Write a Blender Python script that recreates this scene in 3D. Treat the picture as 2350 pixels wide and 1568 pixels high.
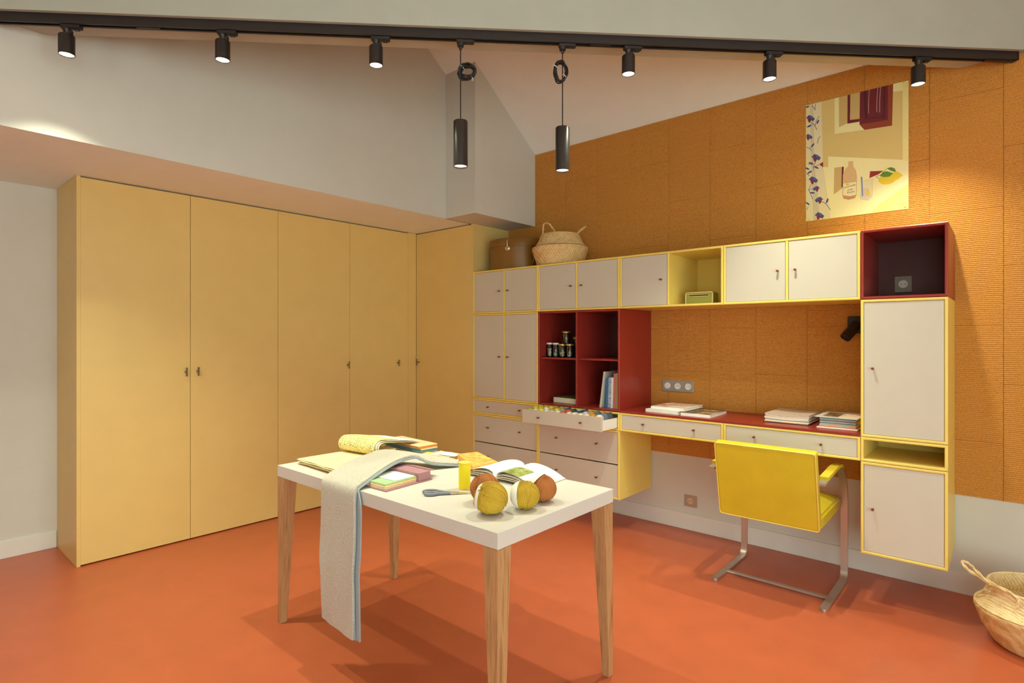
import bpy, bmesh, math, random
from mathutils import Vector, Matrix

for o in list(bpy.data.objects):
    bpy.data.objects.remove(o, do_unlink=True)
SC = bpy.context.scene
COL = SC.collection
R = math.radians

# ------------------------------------------------------------------ camera
CAM_H, YAW, FOC, CX, HOR = 1.345, 41.187, 1301.1, 1175.0, 773.45
cam = bpy.data.cameras.new('camera')
cam.sensor_width = 36.0
cam.sensor_fit = 'HORIZONTAL'
cam.lens = 36.0 * FOC / 2350.0
cam.shift_y = -(784.0 - HOR) / 2350.0
cam.clip_start = 0.02
camo = bpy.data.objects.new('camera', cam)
camo.location = (0, 0, CAM_H)
camo.rotation_euler = (R(90), 0, R(YAW))
COL.objects.link(camo)
SC.camera = camo

# ------------------------------------------------------------------ world, daylight, exposure
world = bpy.data.worlds.new('daylight_sky')
SC.world = world
world.use_nodes = True
bg = world.node_tree.nodes['Background']
bg.inputs['Color'].default_value = (0.85, 1.01, 0.95, 1)
bg.inputs["Strength"].default_value = 5.7


def portal(name, loc, rot, sx, sy):
    l = bpy.data.lights.new(name, 'AREA')
    l.shape = 'RECTANGLE'
    l.size, l.size_y = sx, sy
    l.cycles.is_portal = True
    ob = bpy.data.objects.new(name, l)
    ob.location = loc
    ob.rotation_euler = rot
    COL.objects.link(ob)


# daylight enters by the two glazed openings of the room (right wall, wall behind the camera)
portal('window_portal', (2.36, -0.3, 1.2), (0, R(90), 0), 2.2, 3.8)
portal('window_portal.001', (1.0, -2.66, 1.18), (R(90), 0, 0), 1.6, 2.16)

SPOT_W = 72.0
PENDANT_W = 3.0
LAMP_COL = (0.96, 1.0, 0.76)

SC.view_settings.view_transform = 'Standard'
SC.view_settings.look = 'None'
SC.view_settings.gamma = 1.0
SC.view_settings.use_curve_mapping = False
SC.view_settings.exposure = 0.17
SC.cycles.use_denoising = True
SC.cycles.max_bounces = 7
SC.cycles.diffuse_bounces = 5
SC.cycles.glossy_bounces = 3
SC.cycles.transmission_bounces = 4
SC.cycles.transparent_max_bounces = 10
SC.cycles.use_adaptive_sampling = True
SC.cycles.adaptive_threshold = 0.05
SC.cycles.adaptive_min_samples = 16
SC.cycles.use_light_tree = False
SC.cycles.sample_clamp_indirect = 6.0
SC.cycles.caustics_reflective = False
SC.cycles.caustics_refractive = False


# ------------------------------------------------------------------ pixel helpers (photo is 2350 x 1568)
_t = R(YAW)


def ray(px, py):
    r, u = (px - CX) / FOC, -(py - HOR) / FOC
    return Vector((r * math.cos(_t) - math.sin(_t), r * math.sin(_t) + math.cos(_t), u))


def on_y(px, py, y):
    v = ray(px, py)
    return Vector((0, 0, CAM_H)) + v * (y / v.y)


def on_z(px, py, z):
    v = ray(px, py)
    return Vector((0, 0, CAM_H)) + v * ((z - CAM_H) / v.z)


# ------------------------------------------------------------------ materials
def lin(c):
    def f(v):
        v /= 255.0
        return v / 12.92 if v <= 0.04045 else ((v + 0.055) / 1.055) ** 2.4
    return (f(c[0]), f(c[1]), f(c[2]), 1.0)


MATS = {}


def base_mat(name):
    m = bpy.data.materials.new(name)
    m.use_nodes = True
    MATS[name] = m
    nt = m.node_tree
    return m, nt, nt.nodes['Principled BSDF']


def coords(nt, scale=(1, 1, 1), kind='Object'):
    tc = nt.nodes.new('ShaderNodeTexCoord')
    mp = nt.nodes.new('ShaderNodeMapping')
    mp.inputs['Scale'].default_value = scale
    nt.links.new(tc.outputs[kind], mp.inputs['Vector'])
    return mp.outputs['Vector']


def noise(nt, vec, scale, detail=3, rough=0.55):
    n = nt.nodes.new('ShaderNodeTexNoise')
    n.inputs['Scale'].default_value = scale
    n.inputs['Detail'].default_value = detail
    n.inputs['Roughness'].default_value = rough
    nt.links.new(vec, n.inputs['Vector'])
    return n.outputs['Fac']


def ramp(nt, fac, stops):
    r = nt.nodes.new('ShaderNodeValToRGB')
    els = r.color_ramp.elements
    while len(els) < len(stops):
        els.new(0.5)
    for e, (p, c) in zip(els, stops):
        e.position = p
        e.color = c
    nt.links.new(fac, r.inputs['Fac'])
    return r.outputs['Color']


def bump(nt, bsdf, height, strength, dist=0.002):
    b = nt.nodes.new('ShaderNodeBump')
    b.inputs['Strength'].default_value = strength
    b.inputs['Distance'].default_value = dist
    nt.links.new(height, b.inputs['Height'])
    nt.links.new(b.outputs['Normal'], bsdf.inputs['Normal'])


def plain(name, c, rough=0.5, metal=0.0, var=0.04, bs=0.05, bscale=60, spec=0.5):
    """paint / paper / plastic: one colour with a faint unevenness and fine relief"""
    m, nt, b = base_mat(name)
    col = lin(c)
    vec = coords(nt)
    n = noise(nt, vec, 7.0)
    lo = tuple(max(0, v * (1 - var)) for v in col[:3]) + (1,)
    hi = tuple(min(1, v * (1 + var)) for v in col[:3]) + (1,)
    nt.links.new(ramp(nt, n, [(0.3, lo), (0.7, hi)]), b.inputs['Base Color'])
    b.inputs['Roughness'].default_value = rough
    b.inputs['Metallic'].default_value = metal
    b.inputs['Specular IOR Level'].default_value = spec
    if bs > 0:
        bump(nt, b, noise(nt, vec, bscale), bs, 0.001)
    return m


def speckle(name, stops, scale, rough=0.85, bs=0.3, stretch=(1, 1, 1), bdist=0.001, detail=6, per_object=False):
    m, nt, b = base_mat(name)
    vec = coords(nt, stretch)
    if per_object:                       # every board cut from another piece
        oi = nt.nodes.new('ShaderNodeObjectInfo')
        ad = nt.nodes.new('ShaderNodeVectorMath')
        ad.operation = 'MULTIPLY_ADD'
        nt.links.new(oi.outputs['Random'], ad.inputs[0])
        ad.inputs[1].default_value = (37.0, 19.0, 53.0)
        nt.links.new(vec, ad.inputs[2])
        vec = ad.outputs[0]
    n = noise(nt, vec, scale, detail, 0.7)
    nt.links.new(ramp(nt, n, [(p, lin(c)) for p, c in stops]), b.inputs['Base Color'])
    b.inputs['Roughness'].default_value = rough
    b.inputs['Specular IOR Level'].default_value = 0.25
    if bs:
        bump(nt, b, n, bs, bdist)
    return m


def wood(name, c1, c2, axis='Z', rough=0.45):
    m, nt, b = base_mat(name)
    st = {'Z': (26, 26, 1.6), 'X': (1.6, 26, 26), 'Y': (26, 1.6, 26)}[axis]
    vec = coords(nt, st)
    n = noise(nt, vec, 2.2, 5, 0.62)
    nt.links.new(ramp(nt, n, [(0.30, lin(c1)), (0.52, lin(c2)), (0.72, lin(c1))]), b.inputs['Base Color'])
    b.inputs['Roughness'].default_value = rough
    bump(nt, b, n, 0.10, 0.001)
    return m


def weave(name, c1, c2, scale=90, rough=0.8, bs=0.6):
    m, nt, b = base_mat(name)
    vec = coords(nt)
    w = nt.nodes.new('ShaderNodeTexWave')
    w.wave_type = 'BANDS'
    w.bands_direction = 'DIAGONAL'
    w.inputs['Scale'].default_value = scale / 4.0
    w.inputs['Distortion'].default_value = 3.0
    w.inputs['Detail'].default_value = 2.0
    w.inputs['Detail Scale'].default_value = 3.0
    nt.links.new(vec, w.inputs['Vector'])
    n = noise(nt, vec, 30, 4)
    mx = nt.nodes.new('ShaderNodeMath')
    mx.operation = 'MULTIPLY_ADD'
    mx.inputs[1].default_value = 0.35
    nt.links.new(w.outputs['Fac'], mx.inputs[0])
    nt.links.new(n, mx.inputs[2])
    nt.links.new(ramp(nt, mx.outputs[0], [(0.35, lin(c1)), (0.85, lin(c2))]), b.inputs['Base Color'])
    b.inputs['Roughness'].default_value = rough
    b.inputs['Specular IOR Level'].default_value = 0.25
    bump(nt, b, mx.outputs[0], bs, 0.002)
    return m


def print_mat(name, paper, ink, sx, sy, sz, thr=0.56, rough=0.75):
    """paper with rows of small printed marks"""
    m, nt, b = base_mat(name)
    vec = coords(nt, (sx, sy, sz))
    n = noise(nt, vec, 1.0, 2, 0.4)
    nt.links.new(ramp(nt, n, [(thr, lin(paper)), (thr + 0.06, lin(ink))]), b.inputs['Base Color'])
    b.inputs['Roughness'].default_value = rough
    b.inputs['Specular IOR Level'].default_value = 0.25
    return m


def emit(name, c, s):
    m, nt, b = base_mat(name)
    b.inputs['Base Color'].default_value = lin(c)
    b.inputs['Emission Color'].default_value = lin(c)
    b.inputs['Emission Strength'].default_value = s
    m.cycles.emission_sampling = 'NONE'      # the lamp inside each lens does the lighting
    return m


def glass(name, c=(236, 244, 240)):
    """thin-walled clear glass"""
    m, nt, b = base_mat(name)
    tr = nt.nodes.new('ShaderNodeBsdfTransparent')
    tr.inputs['Color'].default_value = lin(c)
    gl = nt.nodes.new('ShaderNodeBsdfGlossy')
    gl.inputs['Roughness'].default_value = 0.06
    lw = nt.nodes.new('ShaderNodeLayerWeight')
    lw.inputs['Blend'].default_value = 0.36
    mx = nt.nodes.new('ShaderNodeMixShader')
    nt.links.new(lw.outputs['Fresnel'], mx.inputs['Fac'])
    nt.links.new(tr.outputs[0], mx.inputs[1])
    nt.links.new(gl.outputs[0], mx.inputs[2])
    nt.links.new(mx.outputs[0], nt.nodes['Material Output'].inputs['Surface'])
    return m


def pane(name):
    m, nt, b = base_mat(name)
    tr = nt.nodes.new('ShaderNodeBsdfTransparent')
    gl = nt.nodes.new('ShaderNodeBsdfGlossy')
    gl.inputs['Roughness'].default_value = 0.02
    mx = nt.nodes.new('ShaderNodeMixShader')
    mx.inputs['Fac'].default_value = 0.06
    nt.links.new(tr.outputs[0], mx.inputs[1])
    nt.links.new(gl.outputs[0], mx.inputs[2])
    nt.links.new(mx.outputs[0], nt.nodes['Material Output'].inputs['Surface'])
    return m


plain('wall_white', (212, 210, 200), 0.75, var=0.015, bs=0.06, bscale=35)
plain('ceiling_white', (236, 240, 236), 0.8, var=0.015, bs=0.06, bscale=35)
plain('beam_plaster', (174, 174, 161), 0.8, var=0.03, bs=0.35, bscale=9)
plain('skirting_white', (226, 224, 216), 0.5, var=0.01, bs=0)
plain('table_white', (208, 202, 193), 0.45, var=0.01, bs=0.02)
plain('terracotta_floor', (188, 95, 60), 0.34, var=0.05, bs=0.03, bscale=5)
plain('wardrobe_ochre', (224, 194, 120), 0.42, var=0.02, bs=0.03, bscale=25)
plain('unit_yellow', (238, 212, 108), 0.38, var=0.02, bs=0)
plain('door_white', (205, 197, 181), 0.42, var=0.015, bs=0.02)
plain('drawer_white', (238, 236, 230), 0.4, var=0.01, bs=0)
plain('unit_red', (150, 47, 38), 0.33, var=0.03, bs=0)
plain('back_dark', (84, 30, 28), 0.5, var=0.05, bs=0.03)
plain('black_metal', (42, 36, 34), 0.42, 0.2, var=0.05, bs=0.02)
plain('pendant_black', (58, 52, 48), 0.33, 0.45, var=0.03, bs=0.0)
plain('cord_black', (26, 23, 22), 0.5, var=0.05, bs=0)
plain('tie_white', (236, 234, 228), 0.4, bs=0)
plain('knob_copper', (142, 74, 58), 0.35, 0.3, bs=0)
plain('bronze', (112, 92, 62), 0.38, 0.7, bs=0)
plain('steel', (206, 198, 188), 0.40, 0.9, var=0.03, bs=0.03)
plain('leather_yellow', (212, 186, 42), 0.42, var=0.06, bs=0.12, bscale=90)
plain('piping_pale', (236, 208, 96), 0.5, bs=0)
plain('plate_grey', (170, 166, 160), 0.35, 0.35, bs=0)
plain('plate_dark', (120, 114, 102), 0.35, 0.35, bs=0)
plain('plate_taupe', (176, 158, 138), 0.4, 0.1, bs=0)
plain('socket_white', (232, 228, 218), 0.35, bs=0)
plain('socket_beige', (214, 182, 160), 0.4, bs=0)
plain('hole_dark', (30, 24, 22), 0.6, bs=0)
plain('leather_brown', (132, 92, 34), 0.35, var=0.08, bs=0.1, bscale=80)
plain('brass', (214, 198, 160), 0.25, 0.9, bs=0)
plain('radio_green', (150, 146, 66), 0.45, bs=0.04)
plain('radio_trim', (222, 206, 146), 0.45, bs=0)
plain('paper_white', (246, 243, 234), 0.7, bs=0.05)
plain('page_edge', (232, 224, 206), 0.8, var=0.08, bs=0.1, bscale=200)
plain('pattern_paper', (240, 222, 168), 0.75, var=0.05, bs=0.12, bscale=30)
plain('manila', (226, 168, 92), 0.7, bs=0.1)
plain('cloth_cream', (244, 232, 196), 0.9, bs=0.3, bscale=150)
plain('cloth_yellow', (246, 206, 96), 0.9, bs=0.3, bscale=150)
plain('cloth_gold', (244, 178, 40), 0.9, bs=0.3, bscale=150)
plain('cloth_salmon', (226, 138, 100), 0.9, bs=0.3, bscale=150)
plain('cloth_peach', (238, 190, 140), 0.9, bs=0.3, bscale=150)
plain('cloth_teal', (120, 166, 176), 0.9, bs=0.3, bscale=150)
plain('cloth_grey', (150, 150, 150), 0.9, bs=0.3, bscale=150)
plain('card_beige', (222, 200, 156), 0.7, bs=0.1)
plain('purple_cloth', (168, 122, 128), 0.75, bs=0.25, bscale=200)
plain('swatch_green', (160, 190, 142), 0.85, bs=0.3, bscale=150)
plain('thread_yellow', (246, 226, 22), 0.55, bs=0.0)
plain('spool_wood', (240, 206, 96), 0.55, bs=0.05)
plain('scissor_grey', (120, 124, 132), 0.5, bs=0)
plain('blade', (226, 218, 196), 0.22, 0.9, bs=0)
plain('yarn_mustard', (188, 152, 40), 0.9, var=0.10, bs=0.5, bscale=400)
plain('yarn_rust', (172, 104, 50), 0.9, var=0.10, bs=0.5, bscale=400)
plain('band_white', (240, 236, 226), 0.6, bs=0)
plain('scarf_edge_blue', (158, 170, 172), 0.95, bs=0.4, bscale=220)
plain('black_cover', (52, 46, 44), 0.5, bs=0.05)
plain('lid_white', (236, 230, 218), 0.4, bs=0)
plain('lid_gold', (206, 180, 110), 0.3, 0.6, bs=0)
plain('book_blue', (60, 118, 170), 0.5, bs=0)
plain('book_pink', (206, 120, 120), 0.55, bs=0)
plain('book_green', (166, 162, 118), 0.6, bs=0)
plain('book_tan', (196, 164, 122), 0.6, bs=0)
plain('book_grey', (206, 200, 188), 0.55, bs=0)
plain('pin_yellow', (238, 206, 30), 0.4, bs=0)
plain('frame_white', (236, 234, 228), 0.5, bs=0)
speckle('cork', [(0.32, (168, 106, 42)), (0.46, (202, 140, 64)), (0.60, (212, 152, 74)), (0.80, (228, 176, 100))], 170, 0.9, 0.35, per_object=True)
speckle('cork_orange', [(0.35, (226, 132, 62)), (0.55, (246, 176, 92)), (0.75, (250, 208, 110))], 26, 0.8, 0.2)
speckle('album_green', [(0.35, (74, 96, 44)), (0.55, (112, 132, 62)), (0.75, (150, 160, 92))], 40, 0.6, 0.1)
speckle('photo_green', [(0.35, (92, 108, 52)), (0.52, (150, 160, 84)), (0.66, (196, 190, 130)), (0.75, (236, 222, 214))], 26, 0.5, 0)
speckle('photo_brown', [(0.40, (86, 66, 44)), (0.52, (124, 100, 66)), (0.62, (206, 180, 140)), (0.75, (238, 220, 190))], 14, 0.4, 0)
speckle('photo_rose', [(0.40, (196, 112, 84)), (0.5, (240, 214, 190)), (0.75, (248, 236, 222))], 9, 0.4, 0)
speckle('fabric_mix', [(0.3, (120, 96, 50)), (0.45, (212, 190, 150)), (0.6, (190, 170, 190)), (0.75, (226, 160, 90))], 60, 0.8, 0.3, (1, 1, 7))
speckle('fabric_stripe', [(0.3, (150, 180, 170)), (0.42, (214, 220, 214)), (0.55, (196, 206, 214)), (0.66, (222, 170, 110)), (0.8, (196, 190, 140))], 40, 0.8, 0.3, (0.25, 0.25, 9))
speckle('scarf_knit', [(0.34, (146, 138, 124)), (0.50, (196, 188, 172)), (0.66, (222, 216, 204))], 300, 0.95, 0.8, (2.2, 1, 1), 0.0015)
speckle('spiral_print', [(0.42, (66, 120, 178)), (0.5, (220, 228, 236)), (0.58, (86, 136, 190))], 160, 0.5, 0, (0.2, 0.2, 1))
print_mat('print_yellow', (244, 222, 150), (104, 88, 52), 110, 420, 420, 0.55)
print_mat('print_faint', (238, 222, 170), (186, 166, 112), 30, 240, 240, 0.60)
print_mat('print_sketch', (248, 245, 238), (150, 140, 130), 120, 90, 60, 0.70)
wood('oak_leg', (146, 102, 62), (188, 144, 98), 'Z')
weave('seagrass', (200, 160, 100), (232, 202, 146), 90, bs=0.5)
weave('seagrass_pale', (206, 172, 116), (240, 216, 166), 130, bs=0.5)
glass('jar_glass')
pane('window_glass')
emit('lamp_lens', (255, 236, 196), 14.0)
emit('pendant_lens', (255, 236, 204), 3.0)


# ------------------------------------------------------------------ mesh helpers
def M(m):
    return MATS[m]


def box(bm, x0, x1, y0, y1, z0, z1, bev=0.0, seg=2, mi=0):
    vs = [bm.verts.new(p) for p in ((x0, y0, z0), (x1, y0, z0), (x1, y1, z0), (x0, y1, z0),
                                    (x0, y0, z1), (x1, y0, z1), (x1, y1, z1), (x0, y1, z1))]
    fs = [bm.faces.new([vs[i] for i in q]) for q in
          ((0, 3, 2, 1), (4, 5, 6, 7), (0, 1, 5, 4), (1, 2, 6, 5), (2, 3, 7, 6), (3, 0, 4, 7))]
    for f in fs:
        f.material_index = mi
    if bev > 0:
        es = list({e for f in fs for e in f.edges})
        bmesh.ops.bevel(bm, geom=es, offset=bev, segments=seg, affect='EDGES', profile=0.5)
    return vs


def prism(bm, pts, d, mi=0):
    """pts: closed 3D polygon, extruded by vector d"""
    d = Vector(d)
    a = [bm.verts.new(p) for p in pts]
    b = [bm.verts.new(Vector(p) + d) for p in pts]
    n = len(a)
    fs = [bm.faces.new(list(reversed(a))), bm.faces.new(b)]
    for i in range(n):
        fs.append(bm.faces.new((a[i], a[(i + 1) % n], b[(i + 1) % n], b[i])))
    for f in fs:
        f.material_index = mi
    return fs


def frame_from(axis):
    a = Vector(axis).normalized()
    u = a.orthogonal().normalized()
    return a, u, a.cross(u)


def lathe(bm, prof, center=(0, 0, 0), axis=(0, 0, 1), seg=32, mi=0, sx=1.0, sy=1.0, cap=True):
    """prof: (radius, height) list along axis"""
    c = Vector(center)
    if tuple(axis) == (0, 0, 1):
        a, u, v = Vector((0, 0, 1)), Vector((1, 0, 0)), Vector((0, 1, 0))
    else:
        a, u, v = frame_from(axis)
    rings = []
    for r, h in prof:
        rings.append([bm.verts.new(c + a * h + u * (sx * r * math.cos(2 * math.pi * k / seg)) + v * (sy * r * math.sin(2 * math.pi * k / seg)))
                      for k in range(seg)])
    for i in range(len(rings) - 1):
        for k in range(seg):
            f = bm.faces.new((rings[i][k], rings[i][(k + 1) % seg], rings[i + 1][(k + 1) % seg], rings[i + 1][k]))
            f.material_index = mi
            f.smooth = True
    if cap:
        for rg, rev in ((rings[0], True), (rings[-1], False)):
            f = bm.faces.new(list(reversed(rg)) if rev else rg)
            f.material_index = mi


def tube(bm, pts, r, seg=8, closed=False, mi=0, caps=True):
    pts = [Vector(p) for p in pts]
    n = len(pts)
    rs = r if isinstance(r, (list, tuple)) else [r] * n
    nrm = None
    rings = []
    for i in range(n):
        if closed:
            tg = pts[(i + 1) % n] - pts[i - 1]
        else:
            tg = pts[min(i + 1, n - 1)] - pts[max(i - 1, 0)]
        tg.normalize()
        if nrm is None:
            nrm = tg.orthogonal().normalized()
        else:
            nrm = (nrm - tg * nrm.dot(tg)).normalized()
        bn = tg.cross(nrm)
        rings.append([bm.verts.new(pts[i] + (nrm * math.cos(2 * math.pi * k / seg) + bn * math.sin(2 * math.pi * k / seg)) * rs[i]) for k in range(seg)])
    m = n if closed else n - 1
    for i in range(m):
        A, B = rings[i], rings[(i + 1) % n]
        for k in range(seg):
            f = bm.faces.new((A[k], A[(k + 1) % seg], B[(k + 1) % seg], B[k]))
            f.smooth = True
            f.material_index = mi
    if not closed and caps:
        bm.faces.new(list(reversed(rings[0]))).material_index = mi
        bm.faces.new(rings[-1]).material_index = mi


def sweep_rect(bm, pts, wvec, th, mi=0):
    """flat bar: pts centre line, wvec half width vector (constant), th thickness"""
    pts = [Vector(p) for p in pts]
    w = Vector(wvec)
    n = len(pts)
    rings = []
    for i in range(n):
        tg = (pts[min(i + 1, n - 1)] - pts[max(i - 1, 0)]).normalized()
        nm = tg.cross(w).normalized() * (th / 2)
        rings.append([bm.verts.new(pts[i] + q) for q in (w + nm, w - nm, -w - nm, -w + nm)])
    for i in range(n - 1):
        for k in range(4):
            f = bm.faces.new((rings[i][k], rings[i][(k + 1) % 4], rings[i + 1][(k + 1) % 4], rings[i + 1][k]))
            f.material_index = mi
            f.smooth = k in (1, 3)
    bm.faces.new(list(reversed(rings[0])))
    bm.faces.new(rings[-1])


def sheet(bm, grid, th, mi=0):
    """grid[i][j] of points: a thin shell with thickness th downwards along local normal"""
    ni, nj = len(grid), len(grid[0])
    g = [[Vector(p) for p in row] for row in grid]

    def nrm(i, j):
        a = g[min(i + 1, ni - 1)][j] - g[max(i - 1, 0)][j]
        b = g[i][min(j + 1, nj - 1)] - g[i][max(j - 1, 0)]
        c = a.cross(b)
        return c.normalized() if c.length > 1e-12 else Vector((0, 0, 1))
    top = [[bm.verts.new(g[i][j]) for j in range(nj)] for i in range(ni)]
    bot = [[bm.verts.new(g[i][j] - nrm(i, j) * th) for j in range(nj)] for i in range(ni)]
    fs = []
    for i in range(ni - 1):
        for j in range(nj - 1):
            fs.append(bm.faces.new((top[i][j], top[i + 1][j], top[i + 1][j + 1], top[i][j + 1])))
            fs.append(bm.faces.new((bot[i][j], bot[i][j + 1], bot[i + 1][j + 1], bot[i + 1][j])))
    for f in fs:
        f.smooth = True
    for i in range(ni - 1):
        fs.append(bm.faces.new((top[i][0], bot[i][0], bot[i + 1][0], top[i + 1][0])))
        fs.append(bm.faces.new((top[i][-1], top[i + 1][-1], bot[i + 1][-1], bot[i][-1])))
    for j in range(nj - 1):
        fs.append(bm.faces.new((top[0][j], top[0][j + 1], bot[0][j + 1], bot[0][j])))
        fs.append(bm.faces.new((top[-1][j], bot[-1][j], bot[-1][j + 1], top[-1][j + 1])))
    for f in fs:
        f.material_index = mi


def rframe(bm, x0, x1, y0, y1, z0, z1, th, bev=0.004):
    """rectangular tube open to -y and +y, rounded at the front lips"""
    def ring(a, b, c, d, y):
        return [bm.verts.new(p) for p in ((a, y, c), (b, y, c), (b, y, d), (a, y, d))]
    of, inf = ring(x0, x1, z0, z1, y0), ring(x0 + th, x1 - th, z0 + th, z1 - th, y0)
    ob, ib = ring(x0, x1, z0, z1, y1), ring(x0 + th, x1 - th, z0 + th, z1 - th, y1)
    front = []
    for k in range(4):
        j = (k + 1) % 4
        front.append(bm.faces.new((of[k], of[j], inf[j], inf[k])))
        bm.faces.new((ob[j], ob[k], ib[k], ib[j]))
        bm.faces.new((of[j], of[k], ob[k], ob[j]))
        bm.faces.new((inf[k], inf[j], ib[j], ib[k]))
    es = {e for f in front for e in f.edges if abs((e.verts[0].co.x - e.verts[1].co.x) * (e.verts[0].co.z - e.verts[1].co.z)) < 1e-9}
    bmesh.ops.bevel(bm, geom=list(es), offset=bev, segments=3, affect='EDGES', profile=0.5)


def rot_pts(pts, c, ang):
    ca, sa = math.cos(ang), math.sin(ang)
    return [(c[0] + (p[0] - c[0]) * ca - (p[1] - c[1]) * sa, c[1] + (p[0] - c[0]) * sa + (p[1] - c[1]) * ca, p[2]) for p in pts]


def rotz(bm, c, ang):
    bmesh.ops.rotate(bm, verts=bm.verts, cent=Vector((c[0], c[1], 0)), matrix=Matrix.Rotation(ang, 3, 'Z'))


BASE = {}


def link(name, me, mats, parent=None):
    for m in (mats if isinstance(mats, (list, tuple)) else [mats]):
        me.materials.append(M(m))
    ob = bpy.data.objects.new(name, me)
    COL.objects.link(ob)
    if parent is not None:
        ob.parent = parent
    return ob


def root_loc(o):
    while o.parent is not None:
        o = o.parent
    return BASE.get(o.name, Vector((0, 0, 0)))


def crease(bm, ang=0.85):
    for e in bm.edges:
        if e.is_manifold and e.calc_face_angle(0) > ang:
            e.smooth = False


def part(name, bm, mats, parent=None, label=None, keep=False):
    """a mesh built in world coordinates; local to its thing's base"""
    bmesh.ops.recalc_face_normals(bm, faces=bm.faces[:])
    crease(bm)
    me = bpy.data.meshes.new(name)
    bm.to_mesh(me)
    bm.free()
    if parent is not None:
        me.transform(Matrix.Translation(-root_loc(parent)))
    ob = link(name, me, mats, parent)
    if label:
        ob['label'] = label
    return ob


def inst(name, me, loc, parent, rot=None):
    ob = bpy.data.objects.new(name, me)
    COL.objects.link(ob)
    ob.parent = parent
    ob.location = Vector(loc) - root_loc(parent)
    if rot:
        ob.rotation_euler = rot
    return ob


def thing(name, label, cat, loc=(0, 0, 0), group=None):
    o = bpy.data.objects.new(name, None)
    o.empty_display_size = 0.05
    COL.objects.link(o)
    o.location = loc
    BASE[o.name] = Vector(loc)
    o['label'] = label
    o['category'] = cat
    if group:
        o['group'] = group
    return o


def solo(name, bm, mats, label, cat, group=None):
    """a thing that is one mesh, origin at its base centre"""
    bmesh.ops.recalc_face_normals(bm, faces=bm.faces[:])
    crease(bm)
    xs = [v.co.x for v in bm.verts]
    ys = [v.co.y for v in bm.verts]
    zs = [v.co.z for v in bm.verts]
    c = Vector(((min(xs) + max(xs)) / 2, (min(ys) + max(ys)) / 2, min(zs)))
    me = bpy.data.meshes.new(name)
    bm.to_mesh(me)
    bm.free()
    me.transform(Matrix.Translation(-c))
    ob = link(name, me, mats)
    ob.location = c
    BASE[ob.name] = c
    ob['label'] = label
    ob['category'] = cat
    if group:
        ob['group'] = group
    return ob


def struct(name, bm, mats, label=None):
    ob = part(name, bm, mats)
    ob['kind'] = 'structure'
    if label:
        ob['label'] = label
    return ob


def NB():
    return bmesh.new()


# ================================================================== the setting
YW, YF = 3.789, 3.3335           # cork face, front plane of the wall units
ZS = 2.29                        # soffit
XR, XL, YB = 2.30, -4.59, -2.60  # right wall, left wall, wall behind the camera
ZT, ZR, ZD, ZE, ZB = 1.8856, 1.5341, 0.8382, 0.7133, 0.2472
X0, X1, X2, X3, X4, X5 = -3.350, -2.6604, -1.9602, -1.2642, -0.5651, -0.2099
SL = 0.734
RIDGE_Y = 1.0
RIDGE_Z = 2.905 + SL * (YW - RIDGE_Y)

b = NB()
box(b, -4.8, 2.5, -2.8, 4.0, -0.12, 0.0)
struct('floor', b, 'terracotta_floor', 'terracotta red poured floor')

b = NB()
box(b, -4.8, 2.5, YW + 0.003, YW + 0.2, 0.0, 3.3)
wall_back = struct('wall_back', b, 'wall_white', 'white wall clad with ribbed cork above knee height')

b = NB()
box(b, XL - 0.2, XL, -2.8, YW + 0.003, 0.0, ZS)
struct('wall_left', b, 'wall_white', 'plain white wall beside the yellow wardrobe')

# low ceiling above the wardrobe with the upright face over its edge
b = NB()
prof = [(-3.3808, ZS), (-3.38, ZS), (-3.38, 5.2), (-3.5, 5.2), (-3.5, ZS + 0.15), (-3.3808, ZS + 0.15)]
prism(b, [(x, -2.8, z) for x, z in prof], (0, 2.8 + YW + 0.003, 0))
struct('wall_upper', b, 'wall_white', 'white upper wall over the low soffit')
b = NB()
box(b, -4.8, -3.3809, -2.8, YW + 0.003, ZS, ZS + 0.15)
struct('ceiling_soffit', b, 'ceiling_white', 'low white ceiling over the wardrobe')
b = NB()
zz = lambda y: 2.905 + SL * (YW - y)
prism(b, [(-3.39, 3.06, ZS), (-3.39, YW + 0.002, ZS), (-3.39, YW + 0.002, zz(YW) + 0.02), (-3.39, 3.06, zz(3.06) + 0.03)], (0.34, 0, 0))
bulk = struct('wall_bulkhead', b, 'wall_white', 'white boxed-in corner above the cabinets')
b = NB()
y0, y1, z0, z1 = 3.165, 3.545, 2.665, 3.066
box(b, -3.0505, -3.0478, y0, y1, z0, z1, 0.0008, 1)
struct('trim_1', b, 'wall_white', 'flush white access hatch')

# diagonal beam with the lamp track
DV = Vector((0.7022, 0.7120, 0))
NV = Vector((-0.7120, 0.7022, 0))


def tp(s, c, z):
    p = DV * s + NV * c
    return Vector((p.x, p.y, z))


ZBEAM = 2.754
b = NB()


def s_at_y(c, y):
    return (y - c * NV.y) / DV.y


def s_at_x(c, x):
    return (x - c * NV.x) / DV.x


C0, C1 = 2.587, 2.792
ZNEAR = 3.25
q = [tp(s_at_x(C0, -3.40), C0, ZBEAM), tp(s_at_y(C0, YW + 0.01), C0, ZBEAM), tp(s_at_y(C1, YW + 0.01), C1, ZBEAM), tp(s_at_x(C1, -3.40), C1, ZBEAM)]
top = [Vector((p.x, p.y, max(ZNEAR, zz(p.y)) + 0.05)) for p in q]
va, vb = [b.verts.new(p) for p in q], [b.verts.new(p) for p in top]
b.faces.new(va)
b.faces.new(vb)
for k in range(4):
    b.faces.new((va[k], va[(k + 1) % 4], vb[(k + 1) % 4], vb[k]))
struct('trim_2', b, 'beam_plaster', 'plastered diagonal ceiling beam')
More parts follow.
